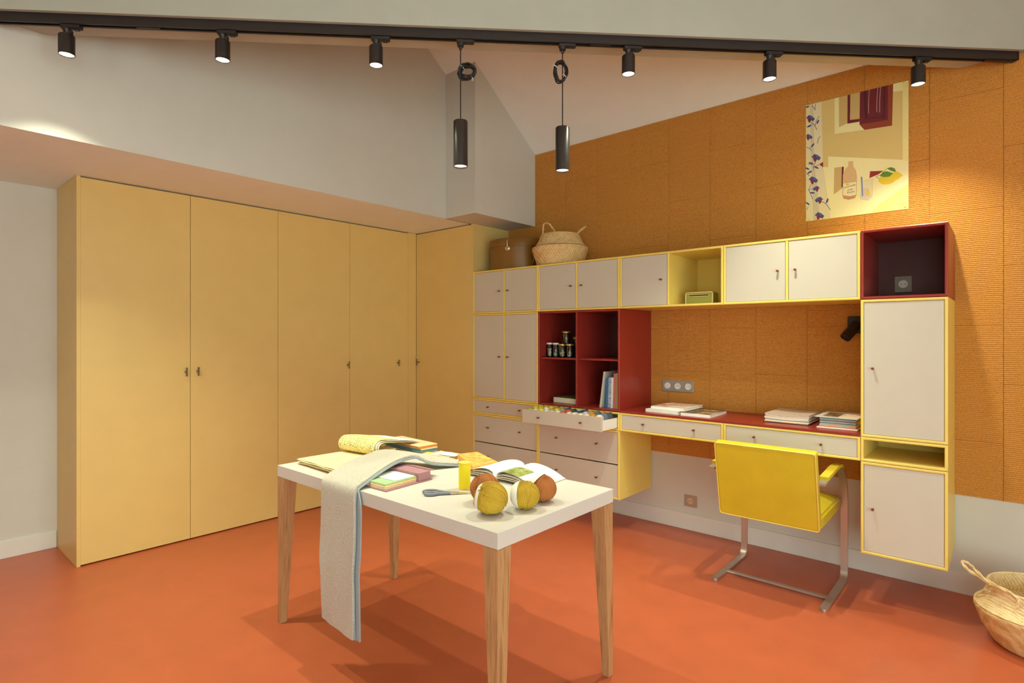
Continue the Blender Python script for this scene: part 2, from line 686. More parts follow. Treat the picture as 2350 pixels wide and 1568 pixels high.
# ceiling: pitched behind the beam, level in front of it
b = NB()
f0, f1 = tp(s_at_x(C1, -3.45), C1 - 0.02, 0), tp(s_at_y(C1, YW + 0.05), C1 - 0.02, 0)
prism(b, [(p[0], p[1], zz(p[1])) for p in ((f0.x, f0.y), (f1.x, f1.y), (f0.x, f1.y))], (0, 0, 0.2))
struct('ceiling', b, 'ceiling_white', 'white pitched ceiling beyond the beam')
b = NB()
n0, n1 = tp(s_at_x(C0, -3.5), C0 + 0.02, 0), tp(s_at_y(C0, YW + 0.1), C0 + 0.02, 0)
prism(b, [(n0.x, n0.y, ZNEAR), (-3.5, -2.8, ZNEAR), (2.5, -2.8, ZNEAR), (2.5, n1.y, ZNEAR), (n1.x, n1.y, ZNEAR)], (0, 0, 0.15))
struct('ceiling_level', b, 'ceiling_white', 'white level ceiling before the beam')

# skirting boards
b = NB()
box(b, -3.0, 2.3, YW - 0.010, YW + 0.004, 0.0, 0.112, 0.002, 1)
struct('baseboard_back', b, 'skirting_white')
b = NB()
box(b, XL - 0.002, XL + 0.012, -2.6, 0.81, 0.0, 0.107, 0.002, 1)
struct('baseboard_left', b, 'skirting_white')

# right wall with a wide window, wall behind the camera with glazed doors (never in view, they let the daylight in)
b = NB()
box(b, XR, XR + 0.2, -2.8, -2.2, 0, 5.2)
box(b, XR, XR + 0.2, 1.6, 3.99, 0, 5.2)
box(b, XR, XR + 0.2, -2.2, 1.6, 0, 0.1)
box(b, XR, XR + 0.2, -2.2, 1.6, 2.3, 5.2)
struct('wall_right', b, 'wall_white')
b = NB()
box(b, -4.8, 0.2, YB - 0.2, YB, 0, 5.2)
box(b, 1.8, 2.5, YB - 0.2, YB, 0, 5.2)
box(b, 0.2, 1.8, YB - 0.2, YB, 2.26, 5.2)
struct('wall_front', b, 'wall_white')


def window(name, p0, p1, axis, n):
    b = NB()
    w = 0.06
    (x0, y0, z0), (x1, y1, z1) = p0, p1
    if axis == 'x':
        st = (y1 - y0) / n
        for k in range(n + 1):
            box(b, x0, x1, y0 + k * st - w / 2, y0 + k * st + w / 2, z0, z1)
        box(b, x0, x1, y0, y1, z0, z0 + w)
        box(b, x0, x1, y0, y1, z1 - w, z1)
    else:
        st = (x1 - x0) / n
        for k in range(n + 1):
            box(b, x0 + k * st - w / 2, x0 + k * st + w / 2, y0, y1, z0, z1)
        box(b, x0, x1, y0, y1, z0, z0 + w)
        box(b, x0, x1, y0, y1, z1 - w, z1)
    o = struct(name, b, 'frame_white')
    for k in range(n):
        g = NB()
        if axis == 'x':
            box(g, (x0 + x1) / 2 - 0.003, (x0 + x1) / 2 + 0.003, y0 + k * st + w / 2, y0 + (k + 1) * st - w / 2, z0 + w, z1 - w)
        else:
            box(g, x0 + k * st + w / 2, x0 + (k + 1) * st - w / 2, (y0 + y1) / 2 - 0.003, (y0 + y1) / 2 + 0.003, z0 + w, z1 - w)
        part('pane', g, 'window_glass', o)


window('window_1', (XR + 0.06, -2.2, 0.1), (XR + 0.12, 1.6, 2.3), 'x', 3)
window('window_2', (0.2, YB - 0.12, 0.0), (1.8, YB - 0.06, 2.26), 'y', 2)


# cork cladding: every panel its own ribbed board
def cork_mesh(w, h):
    bm = NB()
    n = max(1, round(h / 0.010))
    p = h / n
    prof = []
    for k in range(n):
        z = k * p
        prof += [(0.0026, z), (0.0, z + p * 0.22), (0.0, z + p * 0.72), (0.0026, z + p * 0.94)]
    prof.append((0.0026, h))
    prof[0], prof[-1] = (0.0042, 0.0), (0.0042, h)
    a = [bm.verts.new((0.0007, y, z)) for y, z in prof]
    c = [bm.verts.new((w - 0.0007, y, z)) for y, z in prof]
    for i in range(len(prof) - 1):
        bm.faces.new((a[i], c[i], c[i + 1], a[i + 1]))
    d = [bm.verts.new(q) for q in ((0, 0.007, 0), (w, 0.007, 0), (w, 0.007, h), (0, 0.007, h))]
    bm.faces.new((a[0], d[0], d[1], c[0]))
    bm.faces.new((a[-1], c[-1], d[2], d[3]))
    bm.faces.new([d[0]] + a + [d[3]])
    bm.faces.new([c[k] for k in range(len(c) - 1, -1, -1)] + [d[1], d[2]])
    bm.faces.new((d[1], d[0], d[3], d[2]))
    bmesh.ops.recalc_face_normals(bm, faces=bm.faces[:])
    me = bpy.data.meshes.new('cork_panel')
    bm.to_mesh(me)
    bm.free()
    me.materials.append(M('cork'))
    return me


cork_cache = {}
CW = 0.3015
GAP = 0.0004
for k in range(-3, 17):
    xa = -2.731 + CW * k
    xb = min(xa + CW, XR - 0.002)
    xa = max(xa, -3.348)
    if k % 2 == 0:
        zs_ = [0.515, 0.805, 1.405, 2.005, 2.605, 2.904]
    else:
        zs_ = [0.515, 1.105, 1.705, 2.305, 2.904]
    for z0, z1 in zip(zs_, zs_[1:]):
        key = (round(xb - xa, 3), round(z1 - z0, 3))
        if key not in cork_cache:
            cork_cache[key] = cork_mesh(xb - xa - GAP, z1 - z0 - GAP)
        o = bpy.data.objects.new('cork_panel', cork_cache[key])
        COL.objects.link(o)
        o.parent = wall_back
        o.location = (xa + GAP / 2, YW - 0.0045, z0 + GAP / 2)


# ================================================================== wall storage units
def knob_mesh():
    bm = NB()
    lathe(bm, [(0.0042, 0.0), (0.0042, 0.009), (0.0062, 0.011), (0.0068, 0.020), (0.0060, 0.023)], axis=(0, -1, 0), seg=14)
    bmesh.ops.recalc_face_normals(bm, faces=bm.faces[:])
    me = bpy.data.meshes.new('knob')
    bm.to_mesh(me)
    bm.free()
    me.materials.append(M('knob_copper'))
    return me


KNOB = knob_mesh()
TH = 0.0135
YBK = YW - 0.006


def carcass(t, x0, x1, z0, z1, mat, div=None, back=True, name='carcass'):
    b = NB()
    rframe(b, x0 + 0.0008, x1 - 0.0008, YF, YBK, z0 + 0.0008, z1 - 0.0008, TH)
    if div:
        box(b, div - TH / 2, div + TH / 2, YF + 0.001, YBK - 0.01, z0 + TH, z1 - TH, 0.003, 2)
    c = part(name, b, mat, t)
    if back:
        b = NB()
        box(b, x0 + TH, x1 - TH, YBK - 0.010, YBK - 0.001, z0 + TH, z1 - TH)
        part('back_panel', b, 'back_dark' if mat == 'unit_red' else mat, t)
    return c


def door(t, x0, x1, z0, z1, kx):
    g = 0.002
    b = NB()
    box(b, x0 + g, x1 - g, YF + 0.005, YF + 0.021, z0 + g, z1 - g, 0.0012, 1)
    d = part('door', b, 'door_white', t)
    inst('knob', KNOB, (kx, YF + 0.005, (z0 + z1) / 2), d)
    return d


def drawer(t, x0, x1, z0, z1, n=2, zk=None):
    g = 0.002
    b = NB()
    box(b, x0 + g, x1 - g, YF + 0.005, YF + 0.021, z0 + g, z1 - g, 0.0012, 1)
    d = part('drawer', b, 'door_white', t)
    w = x1 - x0
    for fr in (0.245, 0.755):
        inst('knob', KNOB, (x0 + w * fr, YF + 0.005, zk if zk else (z0 + z1) / 2), d)
    return d


def two_door(x0, x1, z0, z1, label, group):
    t = thing('wall_cabinet', label, 'cabinet', ((x0 + x1) / 2, (YF + YBK) / 2, z0), group)
    m = (x0 + x1) / 2
    carcass(t, x0, x1, z0, z1, 'unit_yellow', m)
    door(t, x0 + TH, m - TH / 2, z0 + TH, z1 - TH, m - 0.045)
    door(t, m + TH / 2, x1 - TH, z0 + TH, z1 - TH, m + 0.045)
    return t


two_door(X0, X1, ZR, ZT, 'white two-door wall cabinet in a yellow frame under the brown hat box', 'top row of yellow-framed cabinets')
two_door(X1, X2, ZR, ZT, 'white two-door wall cabinet in a yellow frame under the seagrass basket', 'top row of yellow-framed cabinets')
two_door(X3, X4, ZR, ZT, 'white two-door wall cabinet beside the red open cube, above the desk', 'top row of yellow-framed cabinets')
two_door(X0, X1, ZD, ZR, 'tall white two-door cabinet in a yellow frame beside the red shelf unit', None)

t = thing('wall_cabinet', 'yellow wall cabinet with one white door and an open niche holding the radio', 'cabinet', ((X2 + X3) / 2, (YF + YBK) / 2, ZR), 'top row of yellow-framed cabinets')
m = (X2 + X3) / 2
carcass(t, X2, X3, ZR, ZT, 'unit_yellow', m)
door(t, X2 + TH, m - TH / 2, ZR + TH, ZT - TH, m - 0.045)

# red open shelf unit
t = thing('shelf_unit', 'dark red open shelf unit of four compartments with jars and books', 'shelf', ((X1 + X2) / 2, (YF + YBK) / 2, ZD))
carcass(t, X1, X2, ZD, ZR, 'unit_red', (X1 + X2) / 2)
ZSH = (ZD + ZR) / 2
mx = (X1 + X2) / 2
for xa, xb in ((X1 + TH, mx - TH / 2), (mx + TH / 2, X2 - TH)):
    b = NB()
    box(b, xa, xb, YF + 0.022, YBK - 0.012, ZSH - 0.007, ZSH + 0.007, 0.002, 1)
    part('shelf', b, 'unit_red', t)

# red open cube with a socket
t = thing('shelf_cube', 'dark red open cube with a wall socket inside, at the end of the top row', 'shelf', ((X4 + X5) / 2, (YF + YBK) / 2, ZR))
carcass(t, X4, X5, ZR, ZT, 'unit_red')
cube_red = t

# right column
t = thing('wall_cabinet', 'tall white single-door cabinet in a yellow frame under the red cube', 'cabinet', ((X4 + X5) / 2, (YF + YBK) / 2, ZD))
carcass(t, X4, X5, ZD, ZR, 'unit_yellow')
door(t, X4 + TH, X5 - TH, ZD + TH, ZR - TH, X4 + 0.055)
t = thing('shelf_cube', 'low open yellow compartment between the two single-door cabinets', 'shelf', ((X4 + X5) / 2, (YF + YBK) / 2, ZE))
carcass(t, X4, X5, ZE, ZD, 'unit_yellow')
t = thing('wall_cabinet', 'square white single-door cabinet hanging just above the floor beside the chair', 'cabinet', ((X4 + X5) / 2, (YF + YBK) / 2, ZB))
carcass(t, X4, X5, ZB, ZE, 'unit_yellow')
door(t, X4 + TH, X5 - TH, ZB + TH, ZE - TH, X4 + 0.055)

# drawer units
t = thing('drawer_cabinet', 'shallow closed drawer in a yellow frame under the tall two-door cabinet', 'drawers', ((X0 + X1) / 2, (YF + YBK) / 2, ZE))
carcass(t, X0, X1, ZE, ZD, 'unit_yellow')
drawer(t, X0 + TH, X1 - TH, ZE + TH, ZD - TH)
for xa, xb, lab in ((X0, X1, 'two-drawer chest in a yellow frame beside the yellow corner cupboard'), (X1, X2, 'two-drawer chest in a yellow frame under the open drawer of fabric rolls')):
    t = thing('drawer_cabinet', lab, 'drawers', ((xa + xb) / 2, (YF + YBK) / 2, ZB), 'chests of two deep drawers')
    carcass(t, xa, xb, ZB, ZE, 'unit_yellow')
    zm = (ZB + ZE) / 2 + 0.004
    drawer(t, xa + TH, xb - TH, zm, ZE - TH, zk=(zm + ZE) / 2 + 0.01)
    drawer(t, xa + TH, xb - TH, ZB + TH, zm - 0.004, zk=(zm + ZB) / 2 + 0.01)
for xa, xb, lab in ((X2, X3, 'shallow desk drawer in a yellow frame beside the red shelf unit'), (X3, X4, 'shallow desk drawer in a yellow frame behind the yellow chair')):
    t = thing('drawer_cabinet', lab, 'drawers', ((xa + xb) / 2, (YF + YBK) / 2, ZE), 'desk drawers')
    carcass(t, xa, xb, ZE, ZD, 'unit_yellow')
    drawer(t, xa + TH, xb - TH, ZE + TH, ZD - TH)

# the pulled-out drawer
t = thing('drawer_cabinet', 'pulled-out shallow drawer full of rolled fabrics under the red shelf unit', 'drawers', ((X1 + X2) / 2, (YF + YBK) / 2, ZE))
carcass(t, X1, X2, ZE, ZD, 'unit_yellow')
YD = 3.135
DX0, DX1 = X1 + TH + 0.002, X2 - TH - 0.002
b = NB()
box(b, DX0, DX1, YD, YD + 0.016, ZE + TH + 0.002, ZD - TH - 0.001, 0.0012, 1)
dr = part('drawer', b, 'door_white', t)
for fr in (0.245, 0.755):
    inst('knob', KNOB, (X1 + (X2 - X1) * fr, YD, (ZE + ZD) / 2), dr)
b = NB()
zf = ZE + TH + 0.006
box(b, DX0 + 0.008, DX1 - 0.008, YD + 0.016, YD + 0.40, zf, zf + 0.008)
box(b, DX0 + 0.006, DX0 + 0.018, YD + 0.016, YD + 0.40, zf, zf + 0.066)
box(b, DX1 - 0.018, DX1 - 0.006, YD + 0.016, YD + 0.40, zf, zf + 0.066)
box(b, DX0 + 0.018, DX1 - 0.018, YD + 0.388, YD + 0.40, zf, zf + 0.06)
part('drawer_tray', b, 'drawer_white', dr)

# rolled fabrics in the drawer: two rows of upright rounds
ROLLC = [('lime', (206, 200, 60)), ('yellow', (236, 206, 60)), ('white', (238, 236, 226)), ('amber', (216, 166, 30)), ('bright yellow', (244, 216, 70)),
         ('grey-green', (150, 150, 116)), ('pale grey', (214, 212, 206)), ('coral', (208, 98, 84)), ('navy', (62, 70, 88)), ('slate blue', (84, 98, 122)),
         ('light blue', (190, 202, 212)), ('charcoal', (76, 78, 84)), ('ochre', (196, 140, 60)), ('denim', (98, 112, 134)), ('cream', (234, 214, 192))]
for nme, c in ROLLC:
    plain('roll_' + nme, c, 0.85, var=0.12, bs=0.4, bscale=180)


def roll_mesh(matname):
    bm = NB()
    prof = [(0.004, -0.027), (0.019, -0.027), (0.0233, -0.023), (0.0233, 0.023), (0.019, 0.027), (0.014, 0.025), (0.010, 0.027), (0.004, 0.025)]
    lathe(bm, prof, axis=(0, 1, 0), seg=20)
    bmesh.ops.recalc_face_normals(bm, faces=bm.faces[:])
    me = bpy.data.meshes.new('fabric_roll')
    bm.to_mesh(me)
    bm.free()
    me.materials.append(M(matname))
    return me


rows = [(YD + 0.048, 0.040, ['lime', 'white', 'bright yellow', 'white', 'pale grey', 'cream', 'coral', 'cream', 'cream', 'cream', 'cream', 'ochre', 'cream'], 'front'),
        (YD + 0.108, 0.052, ['yellow', 'lime', 'white', 'amber', 'yellow', 'grey-green', 'coral', 'navy', 'navy', 'light blue', 'ochre', 'slate blue', 'denim'], 'middle'),
        (YD + 0.166, 0.050, ['lime', 'yellow', 'bright yellow', 'grey-green', 'grey-green', 'charcoal', 'navy', 'light blue', 'charcoal', 'ochre', 'denim', 'ochre', 'charcoal'], 'back')]
ORD = ['first', 'second', 'third', 'fourth', 'fifth', 'sixth', 'seventh', 'eighth', 'ninth', 'tenth', 'eleventh', 'twelfth', 'thirteenth']
roll_cache = {}
random.seed(4)
for yy, zo, cs, rn in rows:
    n = len(cs)
    w = (DX1 - DX0 - 0.04 - 0.052) / (n - 1)
    for i, c in enumerate(cs):
        if c not in roll_cache:
            roll_cache[c] = roll_mesh('roll_' + c)
        o = bpy.data.objects.new('fabric_roll', roll_cache[c])
        COL.objects.link(o)
        rz_ = (0.0435 if rn == 'front' else 0.047) + random.uniform(0, 0.0025)
        o.location = (DX0 + 0.046 + w * i, yy + random.uniform(-0.002, 0.002), zf + 0.0085 + rz_)
        o.scale = (1, 1, rz_ / 0.0233)
        o.rotation_euler = (0, 0, random.uniform(-0.12, 0.12))
        o['label'] = '%s fabric roll, %s from %s end, %s row of open drawer' % (c, ORD[min(i, n - 1 - i)], 'wardrobe' if i <= n - 1 - i else 'desk', rn)
        o['category'] = 'fabric roll'
        o['group'] = 'fabric rolls in the open drawer'

# desk top over the drawer units
b = NB()
box(b, X2 + 0.001, X4 - 0.002, YF - 0.002, YBK, ZD + 0.0004, ZD + 0.0135, 0.002, 2)
solo('worktop', b, 'unit_red', 'long dark red worktop lying over the two desk drawers', 'worktop')
ZK = ZD + 0.0137

# ================================================================== wardrobe and corner cupboard
XWF = -4.083
W0 = 0.8157
t = thing('wardrobe', 'large ochre yellow built-in wardrobe with four plain doors and small T handles', 'wardrobe', (-4.33, 2.0, 0))
b = NB()
box(b, XL + 0.001, XWF - 0.022, W0, YF, 0.006, ZS - 0.012)
part('body', b, 'wardrobe_ochre', t)
b = NB()
box(b, XL + 0.001, XWF - 0.0005, W0 - 0.001, W0 + 0.018, 0.0, ZS - 0.001, 0.001, 1)
part('side_panel', b, 'wardrobe_ochre', t)


def t_handle(parent, p, out):
    b = NB()
    o = Vector(out)
    c = Vector(p)
    tube(b, [c, c + o * 0.03], 0.0045, 10)
    tube(b, [c + o * 0.030 + Vector((0, 0, -0.029)), c + o * 0.030 + Vector((0, 0, 0.029))], 0.0052, 10)
    part('handle', b, 'bronze', parent)


edges = [W0 + 0.018, 1.426, 2.026, 2.637, 3.242]
hy = [1.394, 1.466, 2.612, 3.118]
for i in range(4):
    b = NB()
    box(b, XWF - 0.020, XWF, edges[i] + (0.001 if i else 0), edges[i + 1] - 0.0015, 0.008, ZS - 0.009, 0.0012, 1)
    d = part('door', b, 'wardrobe_ochre', t)
    t_handle(d, (XWF, hy[i], 1.115), (1, 0, 0))
b = NB()
box(b, XWF - 0.020, XWF - 0.0005, 3.242, YF - 0.0005, 0.004, ZS - 0.001, 0.0008, 1)
part('filler_strip', b, 'wardrobe_ochre', t)

t = thing('corner_cupboard', 'tall ochre yellow corner cupboard between the wardrobe and the wall cabinets', 'cupboard', (-3.72, 3.56, 0))
b = NB()
box(b, XWF - 0.02, X0 - 0.002, YF + 0.022, YW - 0.003, 0.006, ZS - 0.012)
part('body', b, 'wardrobe_ochre', t)
b = NB()
box(b, X0 - 0.020, X0 - 0.001, YF + 0.0005, YW - 0.003, 0.0, ZS - 0.001, 0.001, 1)
part('side_panel', b, 'wardrobe_ochre', t)
b = NB()
box(b, XWF + 0.001, X0 - 0.022, YF, YF + 0.020, 0.008, ZS - 0.009, 0.0012, 1)
d = part('door', b, 'wardrobe_ochre', t)
t_handle(d, (-4.038, YF, 1.115), (0, -1, 0))

# ================================================================== table
TX0, TX1, TY0, TY1, TZ0, TZ = -2.595, -1.183, 1.285, 1.964, 0.687, 0.740
t = thing('work_table', 'white-topped work table on four tapered oak legs', 'table', ((TX0 + TX1) / 2, (TY0 + TY1) / 2, 0))
b = NB()
box(b, TX0, TX1, TY0, TY1, TZ0, TZ, 0.0015, 2)
part('table_top', b, 'table_white', t)
for sx in (0, 1):
    for sy in (0, 1):
        b = NB()
        xo, yo = (TX0 + 0.001, TX1 - 0.001)[sx], (TY0 + 0.001, TY1 - 0.001)[sy]
        dx, dy = (1, -1)[sx], (1, -1)[sy]
        wt, wb = 0.064, 0.030
        a = [(xo, yo, 0.0), (xo + dx * wb, yo, 0.0), (xo + dx * wb, yo + dy * wb, 0.0), (xo, yo + dy * wb, 0.0)]
        c = [(xo, yo, TZ0), (xo + dx * wt, yo, TZ0), (xo + dx * wt, yo + dy * wt, TZ0), (xo, yo + dy * wt, TZ0)]
        va = [b.verts.new(p) for p in a]
        vc = [b.verts.new(p) for p in c]
        b.faces.new(va)
        b.faces.new(vc)
        for k in range(4):
            b.faces.new((va[k], va[(k + 1) % 4], vc[(k + 1) % 4], vc[k]))
        bmesh.ops.bevel(b, geom=b.edges[:], offset=0.0015, segments=2, affect='EDGES')
        part('leg', b, 'oak_leg', t)

# ================================================================== lamp track with spots and pendants
ZTR = 2.712
CT = 2.621


def s_of_px(u):
    v = ray(u, 700)
    k = CT / (NV.x * v.x + NV.y * v.y)
    return (DV.x * v.x + DV.y * v.y) * k


def obox(b, s0, s1, c0, c1, z0, z1, bev=0.0):
    vs = box(b, 0, 1, 0, 1, 0, 1)
    for v, (s, c, z) in zip(vs, ((s0, c0, z0), (s1, c0, z0), (s1, c1, z0), (s0, c1, z0), (s0, c0, z1), (s1, c0, z1), (s1, c1, z1), (s0, c1, z1))):
        v.co = tp(s, c, z)
    if bev:
        es = list({e for v in vs for e in v.link_edges})
        bmesh.ops.bevel(b, geom=es, offset=bev, segments=2, affect='EDGES')


S_END = 2.690
s0t = s_at_x(2.60, -3.375)
t = thing('lamp_track', 'long black lamp track fixed under the diagonal beam', 'lamp track', tuple(tp(0, CT, ZBEAM)))
b = NB()
obox(b, s0t, S_END, 2.604, 2.6085, ZTR, ZBEAM - 0.0003)
obox(b, s0t, S_END, 2.6335, 2.638, ZTR, ZBEAM - 0.0003)
obox(b, s0t, S_END, 2.6085, 2.6335, ZTR + 0.022, ZBEAM - 0.0003)
obox(b, s0t, S_END, 2.6085, 2.6125, ZTR, ZTR + 0.003)
obox(b, s0t, S_END, 2.6295, 2.6335, ZTR, ZTR + 0.003)
part('rail', b, 'black_metal', t)
for u in (340, 1377):
    s = s_of_px(u)
    b = NB()
    obox(b, s - 0.05, s + 0.05, 2.6130, 2.6290, ZTR - 0.002, ZTR + 0.012, 0.001)
    part('joint_cover', b, 'black_metal', t)
b = NB()
obox(b, S_END, S_END + 0.008, 2.6025, 2.6395, ZTR - 0.001, ZBEAM - 0.0003, 0.001)
part('end_cap', b, 'black_metal', t)
b = NB()
obox(b, S_END - 0.16, S_END, 2.610, 2.632, ZTR - 0.004, ZTR + 0.008, 0.001)
part('feed_block', b, 'black_metal', t)


def spot_light(name, loc, watt, size, blend, rad, parent):
    l = bpy.data.lights.new(name, 'SPOT')
    l.energy = watt
    l.color = LAMP_COL
    l.spot_size = R(size)
    l.spot_blend = blend
    l.shadow_soft_size = rad
    o = bpy.data.objects.new(name, l)
    COL.objects.link(o)
    o.parent = parent
    o.location = Vector(loc) - root_loc(parent)
    return o


ORDS = ['first', 'second', 'third', 'fourth', 'fifth', 'sixth']
SPOT_PX = [153, 511, 863, 1442, 1766, 2107]
SPOT_LAB = ['black track spotlight nearest the white upper wall over the wardrobe',
            'black track spotlight over the wardrobe, second along the track from the wardrobe end',
            'black track spotlight just before the two pendant lamps, on their wardrobe side',
            'black track spotlight just past the two pendant lamps, on their cork wall side',
            'black track spotlight between the pendants and the poster, second from the cork wall end',
            'black track spotlight in front of the corner of the poster on the cork wall']
for i, u in enumerate(SPOT_PX):
    s = s_of_px(u)
    c = tp(s, CT, 0)
    t = thing('track_spotlight', SPOT_LAB[i], 'spotlight', (c.x, c.y, 2.58), 'spotlights on the lamp track')
    b = NB()
    obox(b, s - 0.022, s + 0.062, CT - 0.013, CT + 0.013, ZTR - 0.017, ZTR - 0.0005, 0.002)
    obox(b, s + 0.03, s + 0.052, CT - 0.008, CT + 0.008, ZTR - 0.023, ZTR - 0.016, 0.001)
    part('adaptor', b, 'black_metal', t)
    b = NB()
    lathe(b, [(0.013, 2.671), (0.013, 2.685), (0.016, 2.688), (0.016, 2.696)], (c.x, c.y, 0), seg=20)
    obox(b, s + 0.006, s + 0.026, CT - 0.006, CT + 0.006, 2.645, 2.688, 0.003)
    part('neck', b, 'black_metal', t)
    b = NB()
    lathe(b, [(0.006, 2.668), (0.027, 2.668), (0.0305, 2.664), (0.0305, 2.5815), (0.0285, 2.580), (0.0270, 2.582), (0.0265, 2.588), (0.010, 2.592)], (c.x, c.y, 0), seg=32)
    part('lamp_body', b, 'black_metal', t)
    b = NB()
    lathe(b, [(0.0010, 2.5868), (0.0262, 2.5868), (0.0262, 2.5845), (0.020, 2.5825), (0.001, 2.5815)], (c.x, c.y, 0), seg=28)
    part('lens', b, 'lamp_lens', t)
    spot_light('spot_light', (c.x, c.y, 2.575), SPOT_W, 106, 1.0, 0.016, t)

for i, (u, uc, ztop, zbot, tilt) in enumerate(((1057, 1, 2.339, 2.128, 0.5), (1291, 0, 2.322, 2.119, 1.45))):
    s = s_of_px(u)
    c = tp(s, CT, 0)
    lab = ('black tubular pendant lamp with a bunched cable coil, nearer the wardrobe', 'black tubular pendant lamp with an upright cable ring, nearer the cork wall')[i]
    t = thing('pendant_lamp', lab, 'pendant lamp', (c.x, c.y, zbot), 'pendant lamps on the lamp track')
    b = NB()
    obox(b, s - 0.018, s + 0.062, CT - 0.013, CT + 0.013, ZTR - 0.015, ZTR - 0.0005, 0.002)
    lathe(b, [(0.015, ZTR - 0.03), (0.017, ZTR - 0.014)], (c.x, c.y, 0), seg=16)
    lathe(b, [(0.005, ZTR - 0.045), (0.007, ZTR - 0.043), (0.007, ZTR - 0.03)], (c.x, c.y, 0), seg=12)
    part('adaptor', b, 'black_metal', t)
    b = NB()
    tube(b, [(c.x, c.y, ZTR - 0.04), (c.x, c.y, (ZTR + ztop) / 2), (c.x, c.y, ztop - 0.002)], 0.0026, 8)
    cord = part('cord', b, 'cord_black', t)
    # the spare cable tied in a coil
    random.seed(7 + i)
    zc = (2.567, 2.583)[i]
    cc = Vector((c.x, c.y, zc)) + DV * ((0.030, -0.010)[i])
    b = NB()
    for k in range((11, 8)[i]):
        ra = (0.040, 0.036)[i] + random.uniform(-0.006, 0.006)
        rb = (0.036, 0.046)[i] + random.uniform(-0.005, 0.004)
        off = NV * random.uniform(-0.012, 0.012) + (DV * random.uniform(-0.006, 0.008) + Vector((0, 0, random.uniform(-0.008, 0.008)))) * (1.0, 0.4)[i]
        tw = random.uniform(-0.35, 0.35) + (0.7, 0.0)[i]
        pts = []
        for q in range(28):
            a = 2 * math.pi * q / 28
            px_, pz_ = ra * math.cos(a), rb * math.sin(a)
            x_ = px_ * math.cos(tw) - pz_ * math.sin(tw)
            z_ = px_ * math.sin(tw) + pz_ * math.cos(tw)
            pts.append(cc + off + DV * x_ * (0.95, 0.72)[i] + Vector((0, 0, z_ * (0.80, 1.0)[i])) + NV * 0.008 * math.sin(a * 2 + k))
        tube(b, pts, 0.0033, 7, closed=True)
    part('cable_coil', b, 'cord_black', t)
    for k, a in enumerate((2.6, -0.9)):
        b = NB()
        p0 = cc + DV * 0.030 * math.cos(a) + Vector((0, 0, 0.034 * math.sin(a)))
        out = (DV * math.cos(a) + Vector((0, 0, math.sin(a)))).normalized()
        pts = [p0 + out * 0.014 * math.cos(q) - NV * 0.018 * math.sin(q) for q in [2 * math.pi * j / 14 for j in range(14)]]
        tube(b, pts, 0.0016, 6, closed=True)
        part('cable_tie', b, 'tie_white', t)
    b = NB()
    lathe(b, [(0.003, ztop), (0.0305, ztop), (0.0330, ztop - 0.003), (0.0330, zbot + 0.001), (0.0318, zbot), (0.0300, zbot + 0.001), (0.0295, zbot + 0.012), (0.02, zbot + 0.014)], (c.x, c.y, 0), seg=40)
    part('tube_shade', b, 'pendant_black', t)
    b = NB()
    lathe(b, [(0.001, zbot + 0.0105), (0.0292, zbot + 0.0105), (0.0292, zbot + 0.007), (0.001, zbot + 0.006)], (c.x, c.y, 0), seg=28)
    part('lens', b, 'pendant_lens', t)
    spot_light('pendant_light', (c.x, c.y, zbot - 0.004), PENDANT_W, 110, 1.0, 0.025, t)


# ================================================================== chair
t = thing('desk_chair', 'yellow leather cantilever desk chair with a flat steel frame', 'chair', (-0.951, 3.3, 0))
CXL, CXR = -1.222, -0.682


def arc(cy, cz, r, a0, a1, n):
    return [(cy + r * math.cos(R(a0 + (a1 - a0) * k / n)), cz + r * math.sin(R(a0 + (a1 - a0) * k / n))) for k in range(n + 1)]


path = [(3.105, 0.0065), (3.50, 0.0065)] + arc(3.520, 0.0565, 0.05, -90, 0, 6) + [(3.572, 0.20), (3.573, 0.40)]
path += [(3.567, 0.47), (3.552, 0.535), (3.523, 0.587), (3.482, 0.624), (3.434, 0.645), (3.38, 0.652), (3.30, 0.650), (3.18, 0.640), (3.052, 0.628)]
for xc in (CXL, CXR):
    b = NB()
    sweep_rect(b, [(xc, y, z) for y, z in path], (0.0175, 0, 0), 0.012)
    lathe(b, [(0.0173, 0.0008), (0.0173, 0.0122)], (xc, 3.1051, 0), seg=20)
    part('side_frame', b, 'steel', t)
    b = NB()
    pad = [(y, z) for y, z in path if y < 3.45 and z > 0.6 and y > 3.1]
    sweep_rect(b, [(xc, y, z + 0.013) for y, z in [(3.466, 0.630)] + pad + [(3.115, 0.634)]], (0.0205, 0, 0), 0.016)
    bmesh.ops.bevel(b, geom=[e for e in b.edges if e.is_manifold and e.calc_face_angle(0) > 0.8], offset=0.004, segments=2, affect='EDGES')
    part('arm_pad', b, 'leather_yellow', t)
b = NB()
box(b, CXL + 0.017, CXR - 0.017, 3.238, 3.268, 0.002, 0.012, 0.001, 1)
part('cross_bar', b, 'steel', t)
# backrest: padded slab leaning back
bx0, bx1 = CXL + 0.036, CXR - 0.012


def slab(bm, x0, x1, yz, th, bev):
    """yz: (y,z) bottom and top of the rear face; the slab is th thick towards +y"""
    (yb, zb), (yt, zt) = yz
    vs = box(bm, x0, x1, 0, 1, 0, 1)
    for v in vs:
        f = v.co.z
        v.co = Vector((v.co.x, yb + (yt - yb) * f + th * v.co.y, zb + (zt - zb) * f + 0.012 * v.co.y))
    bmesh.ops.bevel(bm, geom=list({e for v in vs for e in v.link_edges}), offset=bev, segments=4, affect='EDGES', profile=0.6)


